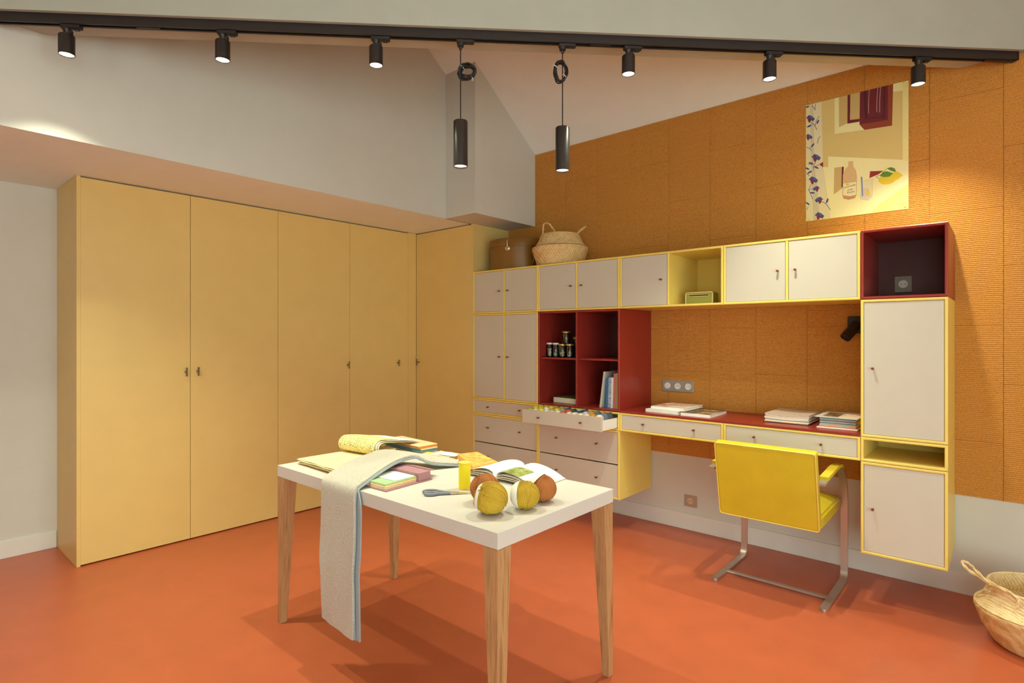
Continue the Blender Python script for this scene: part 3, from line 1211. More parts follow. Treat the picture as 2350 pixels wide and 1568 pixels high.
b = NB()
slab(b, bx0, bx1, ((3.082, 0.384), (3.0, 0.782)), 0.048, 0.013)
for f in b.faces:
    f.smooth = True
back = part('backrest', b, 'leather_yellow', t)
b = NB()
pr = 0.010
cs = [(bx0 + pr, 0.03), (bx1 - pr, 0.03), (bx1 - pr, 0.97), (bx0 + pr, 0.97)]


def bpt(x, f):
    return Vector((x, 3.082 - 0.082 * f - 0.0005, 0.384 + 0.398 * f))


loop = []
rr = 0.012
for (x, f), a0 in zip([(bx0 + 0.014, 0.035), (bx1 - 0.014, 0.035), (bx1 - 0.014, 0.965), (bx0 + 0.014, 0.965)], (180, 270, 0, 90)):
    for k in range(5):
        a = R(a0 + 90 * k / 4)
        loop.append(bpt(x + rr * math.cos(a), f + rr / 0.4 * math.sin(a)))
tube(b, loop, 0.0032, 6, closed=True)
part('piping', b, 'piping_pale', back)
# seat with a slight crown
b = NB()
n = 12
g = []
for i in range(n + 1):
    y = 3.105 + 0.455 * i / n
    row = []
    for j in range(n + 1):
        x = bx0 + (bx1 - bx0) * j / n
        u, v = 2 * i / n - 1, 2 * j / n - 1
        row.append((x, y, 0.452 + 0.040 * (1 - abs(u) ** 4) * (1 - abs(v) ** 4) + 0.012 * (i / n)))
    g.append(row)
tp_ = [[b.verts.new(p) for p in row] for row in g]
bt_ = [[b.verts.new((p[0], p[1], 0.385 + 0.012 * (i / n))) for p in row] for i, row in enumerate(g)]
for i in range(n):
    for j in range(n):
        b.faces.new((tp_[i][j], tp_[i][j + 1], tp_[i + 1][j + 1], tp_[i + 1][j]))
        b.faces.new((bt_[i][j], bt_[i + 1][j], bt_[i + 1][j + 1], bt_[i][j + 1]))
for i in range(n):
    b.faces.new((tp_[i][0], tp_[i + 1][0], bt_[i + 1][0], bt_[i][0]))
    b.faces.new((tp_[i][n], bt_[i][n], bt_[i + 1][n], tp_[i + 1][n]))
    b.faces.new((tp_[0][i], bt_[0][i], bt_[0][i + 1], tp_[0][i + 1]))
    b.faces.new((tp_[n][i], tp_[n][i + 1], bt_[n][i + 1], bt_[n][i]))
for f in b.faces:
    f.smooth = True
bmesh.ops.recalc_face_normals(b, faces=b.faces[:])
bmesh.ops.bevel(b, geom=[e for e in b.edges if e.is_manifold and e.calc_face_angle(0) > 0.9], offset=0.010, segments=3, affect='EDGES')
part('seat', b, 'leather_yellow', t)


# ================================================================== sockets, wall lamp
def socket_plate(name, label, p0, p1, y, plate, insert, kinds, cat='socket'):
    (x0, z0), (x1, z1) = p0, p1
    t = thing(name, label, cat, ((x0 + x1) / 2, y, z0))
    b = NB()
    box(b, x0, x1, y - 0.009, y, z0, z1, 0.002, 2)
    part('cover_plate', b, plate, t)
    n = len(kinds)
    zc = (z0 + z1) / 2
    for i, k in enumerate(kinds):
        xc = x0 + (x1 - x0) * (i + 0.5) / n
        b = NB()
        lathe(b, [(0.023, 0.0), (0.023, 0.003), (0.0215, 0.0045), (0.0195, 0.0040), (0.0190, 0.0015 if k == 'socket' else 0.006), (0.002, 0.0015 if k == 'socket' else 0.0065)], (xc, y - 0.009, zc), (0, -1, 0), 28)
        s = part('socket_insert' if k == 'socket' else 'switch_rocker', b, insert, t)
        if k == 'socket':
            for dx, dz in ((-0.0095, 0.0), (0.0095, 0.0), (0.0, 0.010)):
                b = NB()
                lathe(b, [(0.0026, 0.0), (0.0026, 0.0021)], (xc + dx, y - 0.009, zc + dz), (0, -1, 0), 10)
                part('contact_hole' if dz == 0 else 'earth_pin', b, 'hole_dark' if dz == 0 else 'steel', s)


yc = YW - 0.0046
socket_plate('socket_plate', 'grey triple wall plate with a switch and two sockets on the cork above the desk', (-1.868, 0.959), (-1.637, 1.037), yc, 'plate_grey', 'socket_white', ['switch', 'socket', 'socket'])
socket_plate('socket_plate', 'taupe single wall socket low on the white wall under the desk', (-1.707, 0.163), (-1.617, 0.243), YW + 0.0025, 'plate_taupe', 'socket_beige', ['socket'])
socket_plate('socket_plate', 'grey single wall socket on the back of the red cube', (-0.474, 1.590), (-0.394, 1.680), YBK - 0.0105, 'plate_dark', 'socket_white', ['socket'])

t = thing('wall_lamp', 'small black adjustable wall spot beside the tall single-door cabinet', 'wall lamp', (-0.665, YW - 0.01, 1.34))
b = NB()
box(b, -0.702, -0.620, YW - 0.026, YW - 0.0046, 1.385, 1.463, 0.002, 1)
box(b, -0.655, -0.625, YW - 0.060, YW - 0.026, 1.365, 1.410, 0.003, 1)
part('wall_box', b, 'black_metal', t)
b = NB()
p1 = on_y(1941, 774, YW - 0.10)
p0 = on_y(1960, 753, YW - 0.055)
ax = (p1 - p0).normalized()
L = (p1 - p0).length + 0.045
lathe(b, [(0.004, -0.03), (0.027, -0.03), (0.0285, -0.027), (0.0285, L - 0.04), (0.0265, L - 0.039), (0.025, L - 0.045), (0.004, L - 0.050)], p0, ax, 28)
part('lamp_body', b, 'black_metal', t)
b = NB()
tube(b, [(-0.640, YW - 0.045, 1.395), tuple(p0)], 0.008, 10)
part('joint', b, 'black_metal', t)

# ================================================================== poster
YP = YW - 0.0052
PX0, PX1, PZ0, PZ1 = -0.928, -0.412, 2.050, 2.757
t = thing('poster', 'still life poster of a bottle, glass and lemon pinned to the cork wall', 'poster', ((PX0 + PX1) / 2, YP, PZ0))
for nme, c in (('ground', (238, 226, 152)), ('wallshade', (222, 196, 124)), ('pale', (240, 232, 168)), ('tan', (206, 176, 112)), ('table', (246, 236, 176)),
               ('tablebright', (242, 228, 132)), ('wine', (112, 30, 42)), ('winedark', (84, 24, 36)), ('brick', (146, 62, 34)), ('bottle', (222, 184, 132)), ('bottlelow', (206, 152, 96)),
               ('label', (246, 236, 186)), ('blue', (70, 76, 138)), ('bluelight', (82, 110, 180)), ('red', (150, 40, 40)), ('straw', (128, 150, 196)), ('glass', (236, 224, 180)),
               ('glasslow', (222, 208, 190)), ('lemon', (236, 206, 50)), ('leaf', (96, 140, 44)), ('curtain', (232, 220, 176)), ('curtainfold', (214, 202, 166)), ('ink', (74, 66, 84)), ('line', (226, 190, 170))):
    plain('art_' + nme, c, 0.6, bs=0, var=0.02)
b = NB()
box(b, PX0, PX1, YP - 0.0012, YP, PZ0, PZ1)
paper = part('paper', b, 'art_ground', t)
ART = {}


def cp(cx_, cy_, k):
    """crop pixel of the poster (crop origin 1820,180, scale 4.613) to the paper plane"""
    return on_y(1820 + cx_ / 4.613, 180 + cy_ / 4.613, YP - 0.0013 - 0.00012 * k)


def clampp(p):
    return Vector((min(max(p.x, PX0), PX1), p.y, min(max(p.z, PZ0), PZ1)))


def art(color, pts, k):
    bm = ART.setdefault(color, bmesh.new())
    vs = [bm.verts.new(clampp(cp(x, y, k))) for x, y in pts]
    try:
        bm.faces.new(vs)
    except ValueError:
        pass


def art_line(color, pts, w, k):
    bm = ART.setdefault(color, bmesh.new())
    P = [clampp(cp(x, y, k)) for x, y in pts]
    for i in range(len(P) - 1):
        d = (P[i + 1] - P[i])
        nrm = Vector((-d.z, 0, d.x)).normalized() * (w / 2)
        e = d.normalized() * w * 0.25
        bm.faces.new([bm.verts.new(q) for q in (P[i] + nrm - e, P[i] - nrm - e, P[i + 1] - nrm + e, P[i + 1] + nrm + e)])


def blob(cx_, cy_, rx, ry, rot=0, n=20):
    out = []
    for k in range(n):
        a = 2 * math.pi * k / n
        x, y = rx * math.cos(a), ry * math.sin(a)
        out.append((cx_ + x * math.cos(rot) - y * math.sin(rot), cy_ + x * math.sin(rot) + y * math.cos(rot)))
    return out


# walls of the painted room, curtain, table
art('curtain', [(143, 285), (300, 240), (320, 900), (360, 1200), (400, 1478), (143, 1515)], 1)
art('curtainfold', [(180, 275), (215, 266), (225, 900), (270, 1300), (280, 1497), (215, 1505), (190, 900)], 2)
art('wallshade', [(300, 240), (1160, 40), (1160, 860), (372, 826), (372, 940), (318, 936)], 1)
art('pale', [(440, 208), (575, 172), (575, 480), (705, 455), (755, 545), (700, 552), (440, 588)], 2)
art('tan', [(485, 196), (575, 172), (575, 475), (487, 518)], 3)
art('wine', [(577, 174), (607, 166), (603, 440), (704, 428), (702, 458), (575, 480)], 4)
art('tan', [(610, 165), (708, 140), (704, 428), (606, 440)], 4)
art('wine', [(708, 138), (1005, 60), (1003, 440), (703, 490)], 4)
art('winedark', [(748, 128), (975, 68), (972, 430), (940, 415), (760, 430)], 5)
art('wine', [(775, 120), (960, 75), (950, 400), (790, 420)], 6)
art('brick', [(1005, 60), (1060, 46), (1048, 500), (755, 545), (703, 488), (1003, 440)], 5)
art('pale', [(1060, 46), (1160, 22), (1160, 130), (1060, 140)], 2)
for xa, ya, yb in ((808, 110, 372), (896, 92, 355), (926, 84, 360)):
    art_line('line', [(xa, ya), (xa - 8, (ya + yb) / 2), (xa - 10, yb)], 0.0018, 7)
art('table', [(372, 826), (1160, 865), (1222, 880), (1222, 1180), (1222, 1375), (400, 1478), (330, 1000), (318, 936), (372, 940)], 2)
art('tablebright', [(1222, 1120), (1222, 1375), (820, 1428), (900, 1340), (1100, 1200)], 3)
art('tan', [(437, 945), (520, 936), (520, 1165), (430, 1228)], 3)
art('wine', [(516, 936), (538, 936), (524, 1152), (512, 1152)], 4)
# bottle, glass, lemon
art('bottle', [(585, 880), (635, 875), (638, 930), (668, 975), (676, 1040), (670, 1235), (655, 1268), (590, 1285), (535, 1275), (522, 1240), (528, 1020), (548, 965), (582, 930)], 5)
art('bottlelow', [(524, 1235), (670, 1235), (655, 1268), (590, 1285), (535, 1275)], 6)
art('label', [(530, 1110), (672, 1092), (668, 1236), (600, 1250), (527, 1240)], 7)
art_line('ink', [(530, 1110), (672, 1092), (668, 1236), (600, 1250), (527, 1240), (530, 1110)], 0.0009, 8)
art('lemon', blob(575, 1122, 20, 12), 9)
art('glass', [(748, 1072), (840, 1060), (838, 1250), (790, 1290), (720, 1275), (710, 1230), (735, 1100)], 5)
art('glasslow', [(735, 1165), (800, 1160), (832, 1250), (790, 1290), (720, 1275)], 6)
art('lemon', blob(795, 1212, 18, 36), 7)
art_line('ink', [(840, 1062), (836, 1252), (790, 1292), (718, 1278), (708, 1236)], 0.0006, 8)
art('straw', [(716, 1044), (734, 1042), (742, 1245), (728, 1250)], 8)
art('red', [(815, 984), (955, 978), (905, 1015), (808, 1056)], 4)
art('lemon', blob(1000, 1066, 98, 56, -0.2), 5)
art('lemon', [(1020, 1010), (1090, 985), (1130, 1000), (1162, 1028), (1110, 1070), (1040, 1090)], 6)
art('leaf', [(990, 952), (1040, 940), (1078, 955), (1090, 990), (1040, 980)], 7)
art('leaf', [(918, 1030), (950, 990), (1000, 984), (1060, 1004), (1020, 1040), (960, 1046)], 7)
art_line('leaf', [(905, 1060), (878, 1040), (930, 1020), (990, 956)], 0.0022, 7)


def flower(cx_, cy_, s, fl=1, k=4):
    art('blue', [(cx_ - 40 * s * fl, cy_ - 8 * s), (cx_ - 5 * s * fl, cy_ - 42 * s), (cx_ + 30 * s * fl, cy_ - 30 * s), (cx_ + 62 * s * fl, cy_ - 2 * s), (cx_ + 42 * s * fl, cy_ + 28 * s), (cx_ + 5 * s * fl, cy_ + 5 * s)], k)
    art('bluelight', [(cx_ + 8 * s * fl, cy_ - 30 * s), (cx_ + 30 * s * fl, cy_ - 22 * s), (cx_ + 45 * s * fl, cy_), (cx_ + 15 * s * fl, cy_ - 8 * s)], k + 1)
    art('red', [(cx_ - 22 * s * fl, cy_ + 2 * s), (cx_ + 8 * s * fl, cy_ - 5 * s), (cx_ + 24 * s * fl, cy_ + 12 * s), (cx_ + 4 * s * fl, cy_ + 46 * s), (cx_ - 10 * s * fl, cy_ + 34 * s)], k + 1)


for fx, fy, s in ((172, 428, 0.95), (158, 622, 0.8), (232, 842, 1.0), (203, 1080, 1.0), (268, 1458, 1.0)):
    flower(fx, fy, s)
flower(255, 1170, 0.75, -1)
flower(285, 1290, 0.9, -1)
art('red', [(318, 882), (318, 944), (278, 910)], 4)
for st in ([(192, 470), (225, 490), (252, 545)], [(232, 500), (250, 440), (280, 400)], [(143, 518), (190, 490)], [(238, 890), (215, 930), (218, 968)], [(218, 940), (250, 925), (280, 912)], [(160, 905), (205, 915)],
           [(190, 1125), (165, 1180), (210, 1278)], [(170, 1185), (225, 1160)], [(300, 1300), (350, 1330), (396, 1392)], [(345, 1325), (368, 1275)], [(262, 1485), (250, 1503)], [(143, 730), (180, 745), (195, 765)], [(175, 742), (215, 690)],
           [(200, 285), (236, 335)], [(230, 330), (240, 268)], [(258, 688), (268, 640), (288, 612)], [(143, 1000), (170, 1030)], [(150, 1020), (190, 985)], [(143, 1390), (160, 1360)]):
    art_line('blue', st, 0.0028, 5)
for lx, ly, ro in ((262, 460, -1.1), (172, 505, -0.4), (190, 898, 0.3), (248, 944, 0.4), (208, 708, -0.9), (178, 992, -0.5), (205, 1212, 0.1), (362, 1295, -1.2), (150, 955, 0.4), (155, 1325, 0.6), (155, 300, -0.3)):
    art('blue', blob(lx, ly, 26, 9, ro, 12), 5)
art_line('ink', [(1098, 1345), (1104, 1325), (1112, 1330), (1104, 1346)], 0.0008, 5)
art_line('ink', [(1126, 1350), (1138, 1318), (1150, 1322), (1136, 1344), (1152, 1336), (1158, 1330), (1162, 1338), (1170, 1328), (1176, 1336), (1194, 1330)], 0.0009, 5)


def text_mesh(body, size):
    cu = bpy.data.curves.new('lettering', 'FONT')
    cu.body = body
    cu.size = size
    cu.align_x = 'CENTER'
    ob = bpy.data.objects.new('lettering', cu)
    COL.objects.link(ob)
    bpy.context.view_layer.update()
    me = bpy.data.meshes.new_from_object(ob.evaluated_get(bpy.context.evaluated_depsgraph_get()))
    bpy.data.objects.remove(ob, do_unlink=True)
    return me


bm_t = bmesh.new()
for word, cxp, cyp, size, ang in (('Limonade', 598, 1150, 0.0160, 0.13), ('tres', 606, 1185, 0.0165, 0.1), ('Potes', 612, 1212, 0.0165, 0.12)):
    me = text_mesh(word, size)
    c = cp(cxp, cyp, 9)
    me.transform(Matrix.Translation(c) @ Matrix.Rotation(ang, 4, 'Y').inverted() @ Matrix.Rotation(R(90), 4, 'X'))
    bm_t.from_mesh(me)
    bpy.data.meshes.remove(me)
ART['ink_text'] = bm_t
all_bm = bmesh.new()
slots = []
for cname, bm in ART.items():
    slots.append('art_ink' if cname == 'ink_text' else 'art_' + cname)
    for f in bm.faces:
        f.material_index = len(slots) - 1
    bm.normal_update()
    tmp = bpy.data.meshes.new('tmp')
    bm.to_mesh(tmp)
    bm.free()
    all_bm.from_mesh(tmp)
    bpy.data.meshes.remove(tmp)
pic = part('printed_picture', all_bm, slots, paper, 'still life print of bottle, glass, lemon and flowered curtain')
pic['kind'] = 'stuff'
for u, v in ((1858, 245), (2074, 188), (2078, 475), (1857, 505)):
    p = on_y(u, v, YP)
    b = NB()
    lathe(b, [(0.0055, 0.0), (0.0055, 0.002), (0.0035, 0.0035), (0.001, 0.004)], (p.x, YP - 0.0012, p.z), (0, -1, 0), 16)
    part('push_pin', b, 'pin_yellow', t)


# ================================================================== things on the work table
def grid_strip(L_, R_, nj):
    out = []
    for l, r in zip(L_, R_):
        l, r = Vector(l), Vector(r)
        out.append([l.lerp(r, j / nj) for j in range(nj + 1)])
    return out


def smooth_path(pts, sub=6):
    """Catmull-Rom through the points"""
    P = [Vector(p) for p in pts]
    out = []
    for i in range(len(P) - 1):
        p0, p1, p2, p3 = P[max(i - 1, 0)], P[i], P[i + 1], P[min(i + 2, len(P) - 1)]
        for k in range(sub):
            q = k / sub
            out.append(0.5 * ((2 * p1) + (-p0 + p2) * q + (2 * p0 - 5 * p1 + 4 * p2 - p3) * q * q + (-p0 + 3 * p1 - 3 * p2 + p3) * q ** 3))
    out.append(P[-1])
    return out


# --- stack of pattern sheets, the upper ones rolled back
random.seed(11)
t = thing('pattern_sheets', 'sheaf of old yellowed pattern sheets with the upper pages rolled back', 'papers', (-2.38, 1.55, TZ))
for k in range(7):
    z = TZ + 0.0006 + 0.0036 * k
    a = random.uniform(-0.045, 0.045)
    x0, x1, y0, y1 = -2.545 + random.uniform(0, 0.014), -2.195 - random.uniform(0, 0.014), 1.350 + random.uniform(0, 0.016), 1.70
    b = NB()
    n = 8
    g = []
    for i in range(n + 1):
        row = []
        for j in range(n + 1):
            x, y = x0 + (x1 - x0) * i / n, y0 + (y1 - y0) * j / n
            lift = 0.0014 * math.sin(4 * x * 9 + k) * (1 - j / n) * (0.3 if k < 1 else 1.0) + (0.0015 if k else 0)
            row.append((x, y, z + lift + 0.0012))
        g.append(rot_pts(row, (-2.37, 1.53), a))
    sheet(b, g, 0.0011)
    part('sheet', b, 'manila' if k == 0 else ('print_faint' if k == 6 else 'pattern_paper'), t)
for k in range(3):
    r = 0.037 - 0.006 * k
    zc, yc_ = TZ + 0.0275 + 0.037 + 0.002, 1.635
    prof = [(yc_ + 0.085, zc - r * 0.62)]
    prof += [(yc_ + 0.03, zc - r * 0.96)]
    prof += [(yc_ + r * 1.15 * math.cos(R(a)), zc + r * math.sin(R(a))) for a in range(-90, -271, -15)]
    ext = (0.205, 0.262, 0.255)[k]
    prof += [(yc_ + ext * q, zc + r * (1 - 0.95 * q ** 1.4) - (0.006 * k) * q) for q in (0.15, 0.3, 0.5, 0.7, 0.85, 1.0)]
    xa, xb = -2.548 + 0.004 * k, -2.285 + 0.008 * k
    g = []
    for y, z in prof:
        g.append(rot_pts([(xa + (xb - xa) * j / 6, y, z) for j in range(7)], (-2.42, 1.62), 0.12))
    b = NB()
    sheet(b, g, 0.0016)
    part('rolled_page', b, 'print_yellow' if k == 0 else ('paper_white' if k == 1 else 'pattern_paper'), t)

# --- ring of fabric swatches behind
t = thing('swatch_book', 'thick book of coloured fabric swatches at the far edge of the table', 'swatch book', (-2.37, 1.88, TZ))
cols = ['card_beige', 'cloth_cream', 'cloth_grey', 'cloth_teal', 'cloth_teal', 'cloth_cream', 'cloth_gold', 'cloth_salmon', 'cloth_peach']
z = TZ + 0.0005
for k, c in enumerate(cols):
    th = 0.0055 if k not in (0,) else 0.012
    b = NB()
    e = 0.004 * ((k * 7) % 3)
    sh = {6: 0.012, 7: -0.022, 8: -0.042}.get(k, 0.0)
    box(b, -2.545 + e, -2.222 + e * 0.5, 1.846 + e - sh * -0.4, 1.958 + sh * 0.05, z, z + th - 0.0006, 0.001, 1)
    rotz(b, (-2.36, 1.90), -0.06)
    part('swatch', b, c, t)
    z += th

# --- folded cloths and cards in the middle
t = thing('folded_cloth', 'folded cream and yellow cloths beside the scarf', 'cloth', (-2.09, 1.84, TZ))
for k, (c, x0, x1, y0, y1, z, amp) in enumerate((('cloth_cream', -2.185, -1.935, 1.80, 1.925, 0.0015, 0.004), ('cloth_cream', -2.190, -1.95, 1.805, 1.93, 0.0075, 0.005), ('cloth_yellow', -2.215, -2.015, 1.815, 1.90, 0.0145, 0.004), ('cloth_cream', -2.16, -2.03, 1.85, 1.94, 0.0205, 0.003))):
    b = NB()
    g = [[(x0 + (x1 - x0) * i / 10, y0 + (y1 - y0) * j / 6, TZ + z + 0.0055 + amp * 0.3 * math.sin(i * 0.9 + j + k)) for j in range(7)] for i in range(11)]
    sheet(b, g, 0.0042)
    rotz(b, (-2.08, 1.86), 0.10)
    part('cloth_layer', b, c, t)
b = NB()
box(b, -2.105, -2.005, 1.858, 1.925, TZ + 0.0295, TZ + 0.0308)
rotz(b, (-2.06, 1.89), 0.15)
solo('paper_card', b, 'paper_white', 'white paper card on top of the folded cloths', 'card')
b = NB()
box(b, -2.07, -1.90, 1.930, 1.962, TZ + 0.0003, TZ + 0.0016)
solo('paper_card', b, 'card_beige', 'beige card lying at the far table edge behind the white card', 'card')

# --- orange notebook on a low pile of papers
b = NB()
t = thing('notebook', 'orange mottled notebook lying between the thread spool and the open book', 'notebook', (-1.84, 1.85, TZ))
zb_, zt_ = 0.758, 0.781
q = [on_z(x, y, zt_) for x, y in ((1050, 1042), (1109, 1034), (1145, 1061), (1087, 1072))]
q = [Vector((p.x, min(p.y, 1.985), p.z)) for p in q]
prism(b, [(p.x, p.y, zb_) for p in q], (0, 0, zt_ - zb_))
bmesh.ops.bevel(b, geom=b.edges[:], offset=0.0012, segments=2, affect='EDGES')
part('cover', b, 'cork_orange', t)
b = NB()
c = sum(q, Vector()) / 4
prism(b, [(c.x - 0.045 + (p.x - c.x) * 0.55, c.y + (p.y - c.y) * 0.7, TZ + 0.0005) for p in q], (0, 0, zb_ - TZ - 0.0008))
part('page_block', b, 'page_edge', t)

# --- open book
t = thing('open_book', 'large open book with a green photograph on its page behind the yarn balls', 'book', (-1.60, 1.87, TZ))
gx, gy0, gy1, ga = -1.624, 1.742, 1.955, 0.04


def page(side, k, w, hump):
    """one bundle of leaves: profile across, hump near the gutter"""
    g = []
    n = 16
    for i in range(n + 1):
        u = i / n
        zz_ = TZ + 0.004 + hump * (u ** 0.45) * ((1 - u) ** 0.85) * 2.3 + 0.012 * (1 - u) * (1 if k == 0 else 0.6)
        if u < 0.06:
            zz_ = TZ + 0.006 + 0.010 * (u / 0.06)
        x = gx + side * u * w
        g.append([Vector((x, gy0 + (gy1 - gy0) * j / 8, zz_)) for j in range(9)])
    if side < 0:
        g = [list(reversed(row)) for row in g]
    return [rot_pts(r_, (gx, 1.85), ga) for r_ in g]


for side in (-1, 1):
    for k, (w, h) in enumerate(((0.186, 0.034), (0.190, 0.024), (0.193, 0.014), (0.196, 0.006))):
        if side > 0:
            w += 0.018
        b = NB()
        sheet(b, page(side, k, w, h), 0.0022 if k else 0.0012)
        part('leaf_bundle', b, ('print_sketch' if side < 0 else 'paper_white') if k == 0 else 'page_edge', t)
b = NB()
g = page(1, 0, 0.204, 0.034)
g = [[Vector(p) + Vector((0, 0, 0.0007)) for p in row[0:5]] for row in g[2:11]]
sheet(b, g, 0.0004)
part('photograph', b, 'photo_green', t)

# --- purple swatch case
t = thing('swatch_case', 'open mauve sample case with pinked fabric swatches under the scarf end', 'sample case', (-1.92, 1.46, TZ))
A, B, C_ = Vector((-1.822, 1.338, 0)), Vector((-1.838, 1.588, 0)), Vector((-2.03, 1.330, 0))
ux, uy = (C_ - A), (B - A)


def qp(u, v, z):
    p = A + ux * u + uy * v
    return (p.x, p.y, z)


b = NB()
prism(b, [qp(0, 0, TZ + 0.0004), qp(1, 0, TZ + 0.0004), qp(1, 1, TZ + 0.0004), qp(0, 1, TZ + 0.0004)], (0, 0, 0.0045))
part('base_board', b, 'purple_cloth', t)
b = NB()
prism(b, [qp(0.02, 0.70, TZ + 0.005), qp(0.98, 0.70, TZ + 0.005), qp(0.98, 0.97, TZ + 0.005), qp(0.02, 0.97, TZ + 0.005)], (0, 0, 0.034))
bmesh.ops.bevel(b, geom=b.edges[:], offset=0.001, segments=1, affect='EDGES')
part('box_end', b, 'purple_cloth', t)
b = NB()
fl = [qp(0.05, 0.97, TZ + 0.040), qp(0.95, 0.97, TZ + 0.040), qp(0.9, 1.18, TZ + 0.028), qp(0.2, 1.22, TZ + 0.024)]
prism(b, fl, (0, 0, 0.002))
part('flap', b, 'purple_cloth', t)
scol = ['cloth_cream', 'cloth_peach', 'cloth_cream', 'cloth_yellow', 'swatch_green']
for k, c in enumerate(scol):
    b = NB()
    z0 = TZ + 0.0052 + 0.0042 * k
    pts = []
    n = 34
    u0, u1, v0, v1 = 0.06, 0.94, 0.025 + 0.006 * (k % 2), 0.69
    for i in range(n):
        pts.append(qp(u0 + (0.02 if (i + k) % 2 else 0.0), v0 + (v1 - v0) * i / (n - 1), z0))
    pts.append(qp(u1, v1, z0))
    for i in range(12):
        pts.append(qp(u1 + (u0 - u1) * i / 12, v0 + (0.012 if i % 2 else 0.0), z0))
    prism(b, pts, (0, 0, 0.0036))
    part('swatch', b, c, t)
b = NB()
prism(b, [qp(0.12, 0.26, TZ + 0.0264), qp(0.8, 0.26, TZ + 0.0264), qp(0.8, 0.69, TZ + 0.0264), qp(0.12, 0.69, TZ + 0.0264)], (0, 0, 0.0012))
part('white_card', b, 'paper_white', t)

# --- scarf draped over the table edge
Lp = [(-1.955, 1.855, 0.757), (-2.09, 1.765, 0.777), (-2.225, 1.700, 0.789), (-2.272, 1.640, 0.796), (-2.250, 1.55, 0.794), (-2.212, 1.43, 0.787), (-2.180, 1.335, 0.768), (-2.168, 1.283, 0.752), (-2.160, 1.266, 0.735), (-2.156, 1.262, 0.690),
      (-2.155, 1.260, 0.60), (-2.156, 1.257, 0.50), (-2.150, 1.252, 0.43), (-2.140, 1.250, 0.36), (-2.136, 1.250, 0.27), (-2.135, 1.252, 0.185)]
Rp = [(-1.925, 1.815, 0.752), (-1.975, 1.695, 0.772), (-2.005, 1.640, 0.803), (-2.012, 1.590, 0.806), (-1.995, 1.51, 0.803), (-1.965, 1.42, 0.790), (-1.936, 1.330, 0.768), (-1.925, 1.283, 0.754), (-1.917, 1.264, 0.735), (-1.912, 1.258, 0.690),
      (-1.909, 1.256, 0.60), (-1.908, 1.252, 0.50), (-1.909, 1.247, 0.43), (-1.905, 1.246, 0.36), (-1.904, 1.247, 0.27), (-1.906, 1.250, 0.172)]
t = thing('scarf', 'long pale grey knitted scarf hanging over the front of the work table', 'scarf', (-2.04, 1.26, 0.17))
g = grid_strip(smooth_path(Lp, 4), smooth_path(Rp, 4), 14)
for i, row in enumerate(g):
    for j, p in enumerate(row):
        p.z += 0.0012 * math.sin(j * 1.7 + i * 0.3) if i < 30 else 0
        if i > 44:
            p.y += 0.0016 * math.sin(j * 0.9 + i * 0.22) + 0.004 * math.sin((i - 44) * 0.25) * (j / 14)
b = NB()
sheet(b, [list(reversed(r_)) for r_ in g], 0.007)
part('upper_layer', b, 'scarf_knit', t)
Lp2 = [(p[0] + 0.012, p[1] + (0.012 if p[2] < 0.745 else 0.0), p[2] - (0.0085 if p[2] > 0.745 else 0.004)) for p in Lp]
Rp2 = [(p[0] + (0.024 if p[2] < 0.70 else 0.008), p[1] + (0.014 if p[2] < 0.745 else 0.0), p[2] - (0.0085 if p[2] > 0.745 else 0.006)) for p in Rp]
g = grid_strip(smooth_path(Lp2, 4), smooth_path(Rp2, 4), 14)
b = NB()
sheet(b, [list(reversed(r_)) for r_ in g], 0.006)
part('lower_layer', b, 'scarf_edge_blue', t)
b = NB()
for r_ in (Rp,):
    pts = [Vector(p) + Vector((0.001, 0.002, -0.003)) for p in smooth_path(r_, 4)]
    tube(b, pts[4:], 0.0026, 6)
part('edge_binding', b, 'scarf_edge_blue', t)

# --- thread spool
t = thing('thread_spool', 'large spool of bright yellow sewing thread standing on the table', 'spool', (-1.629, 1.575, TZ))
c = (-1.629, 1.575, 0)
b = NB()
lathe(b, [(0.004, TZ), (0.0235, TZ), (0.0248, TZ + 0.001), (0.0248, TZ + 0.004), (0.0225, TZ + 0.006), (0.0215, TZ + 0.009)], c, seg=32)
part('bobbin_flange', b, 'spool_wood', t)
b = NB()
lathe(b, [(0.0215, TZ + 0.098), (0.0225, TZ + 0.101), (0.0248, TZ + 0.103), (0.0248, TZ + 0.106), (0.023, TZ + 0.1075), (0.006, TZ + 0.1075), (0.0055, TZ + 0.102), (0.002, TZ + 0.102)], c, seg=32)
part('bobbin_flange', b, 'spool_wood', t)
b = NB()
pr = []
for k in range(90):
    pr.append((0.0232 + (0.0006 if k % 2 else 0.0), TZ + 0.0065 + 0.0945 * k / 89))
lathe(b, pr, c, seg=32)
part('thread', b, 'thread_yellow', t)

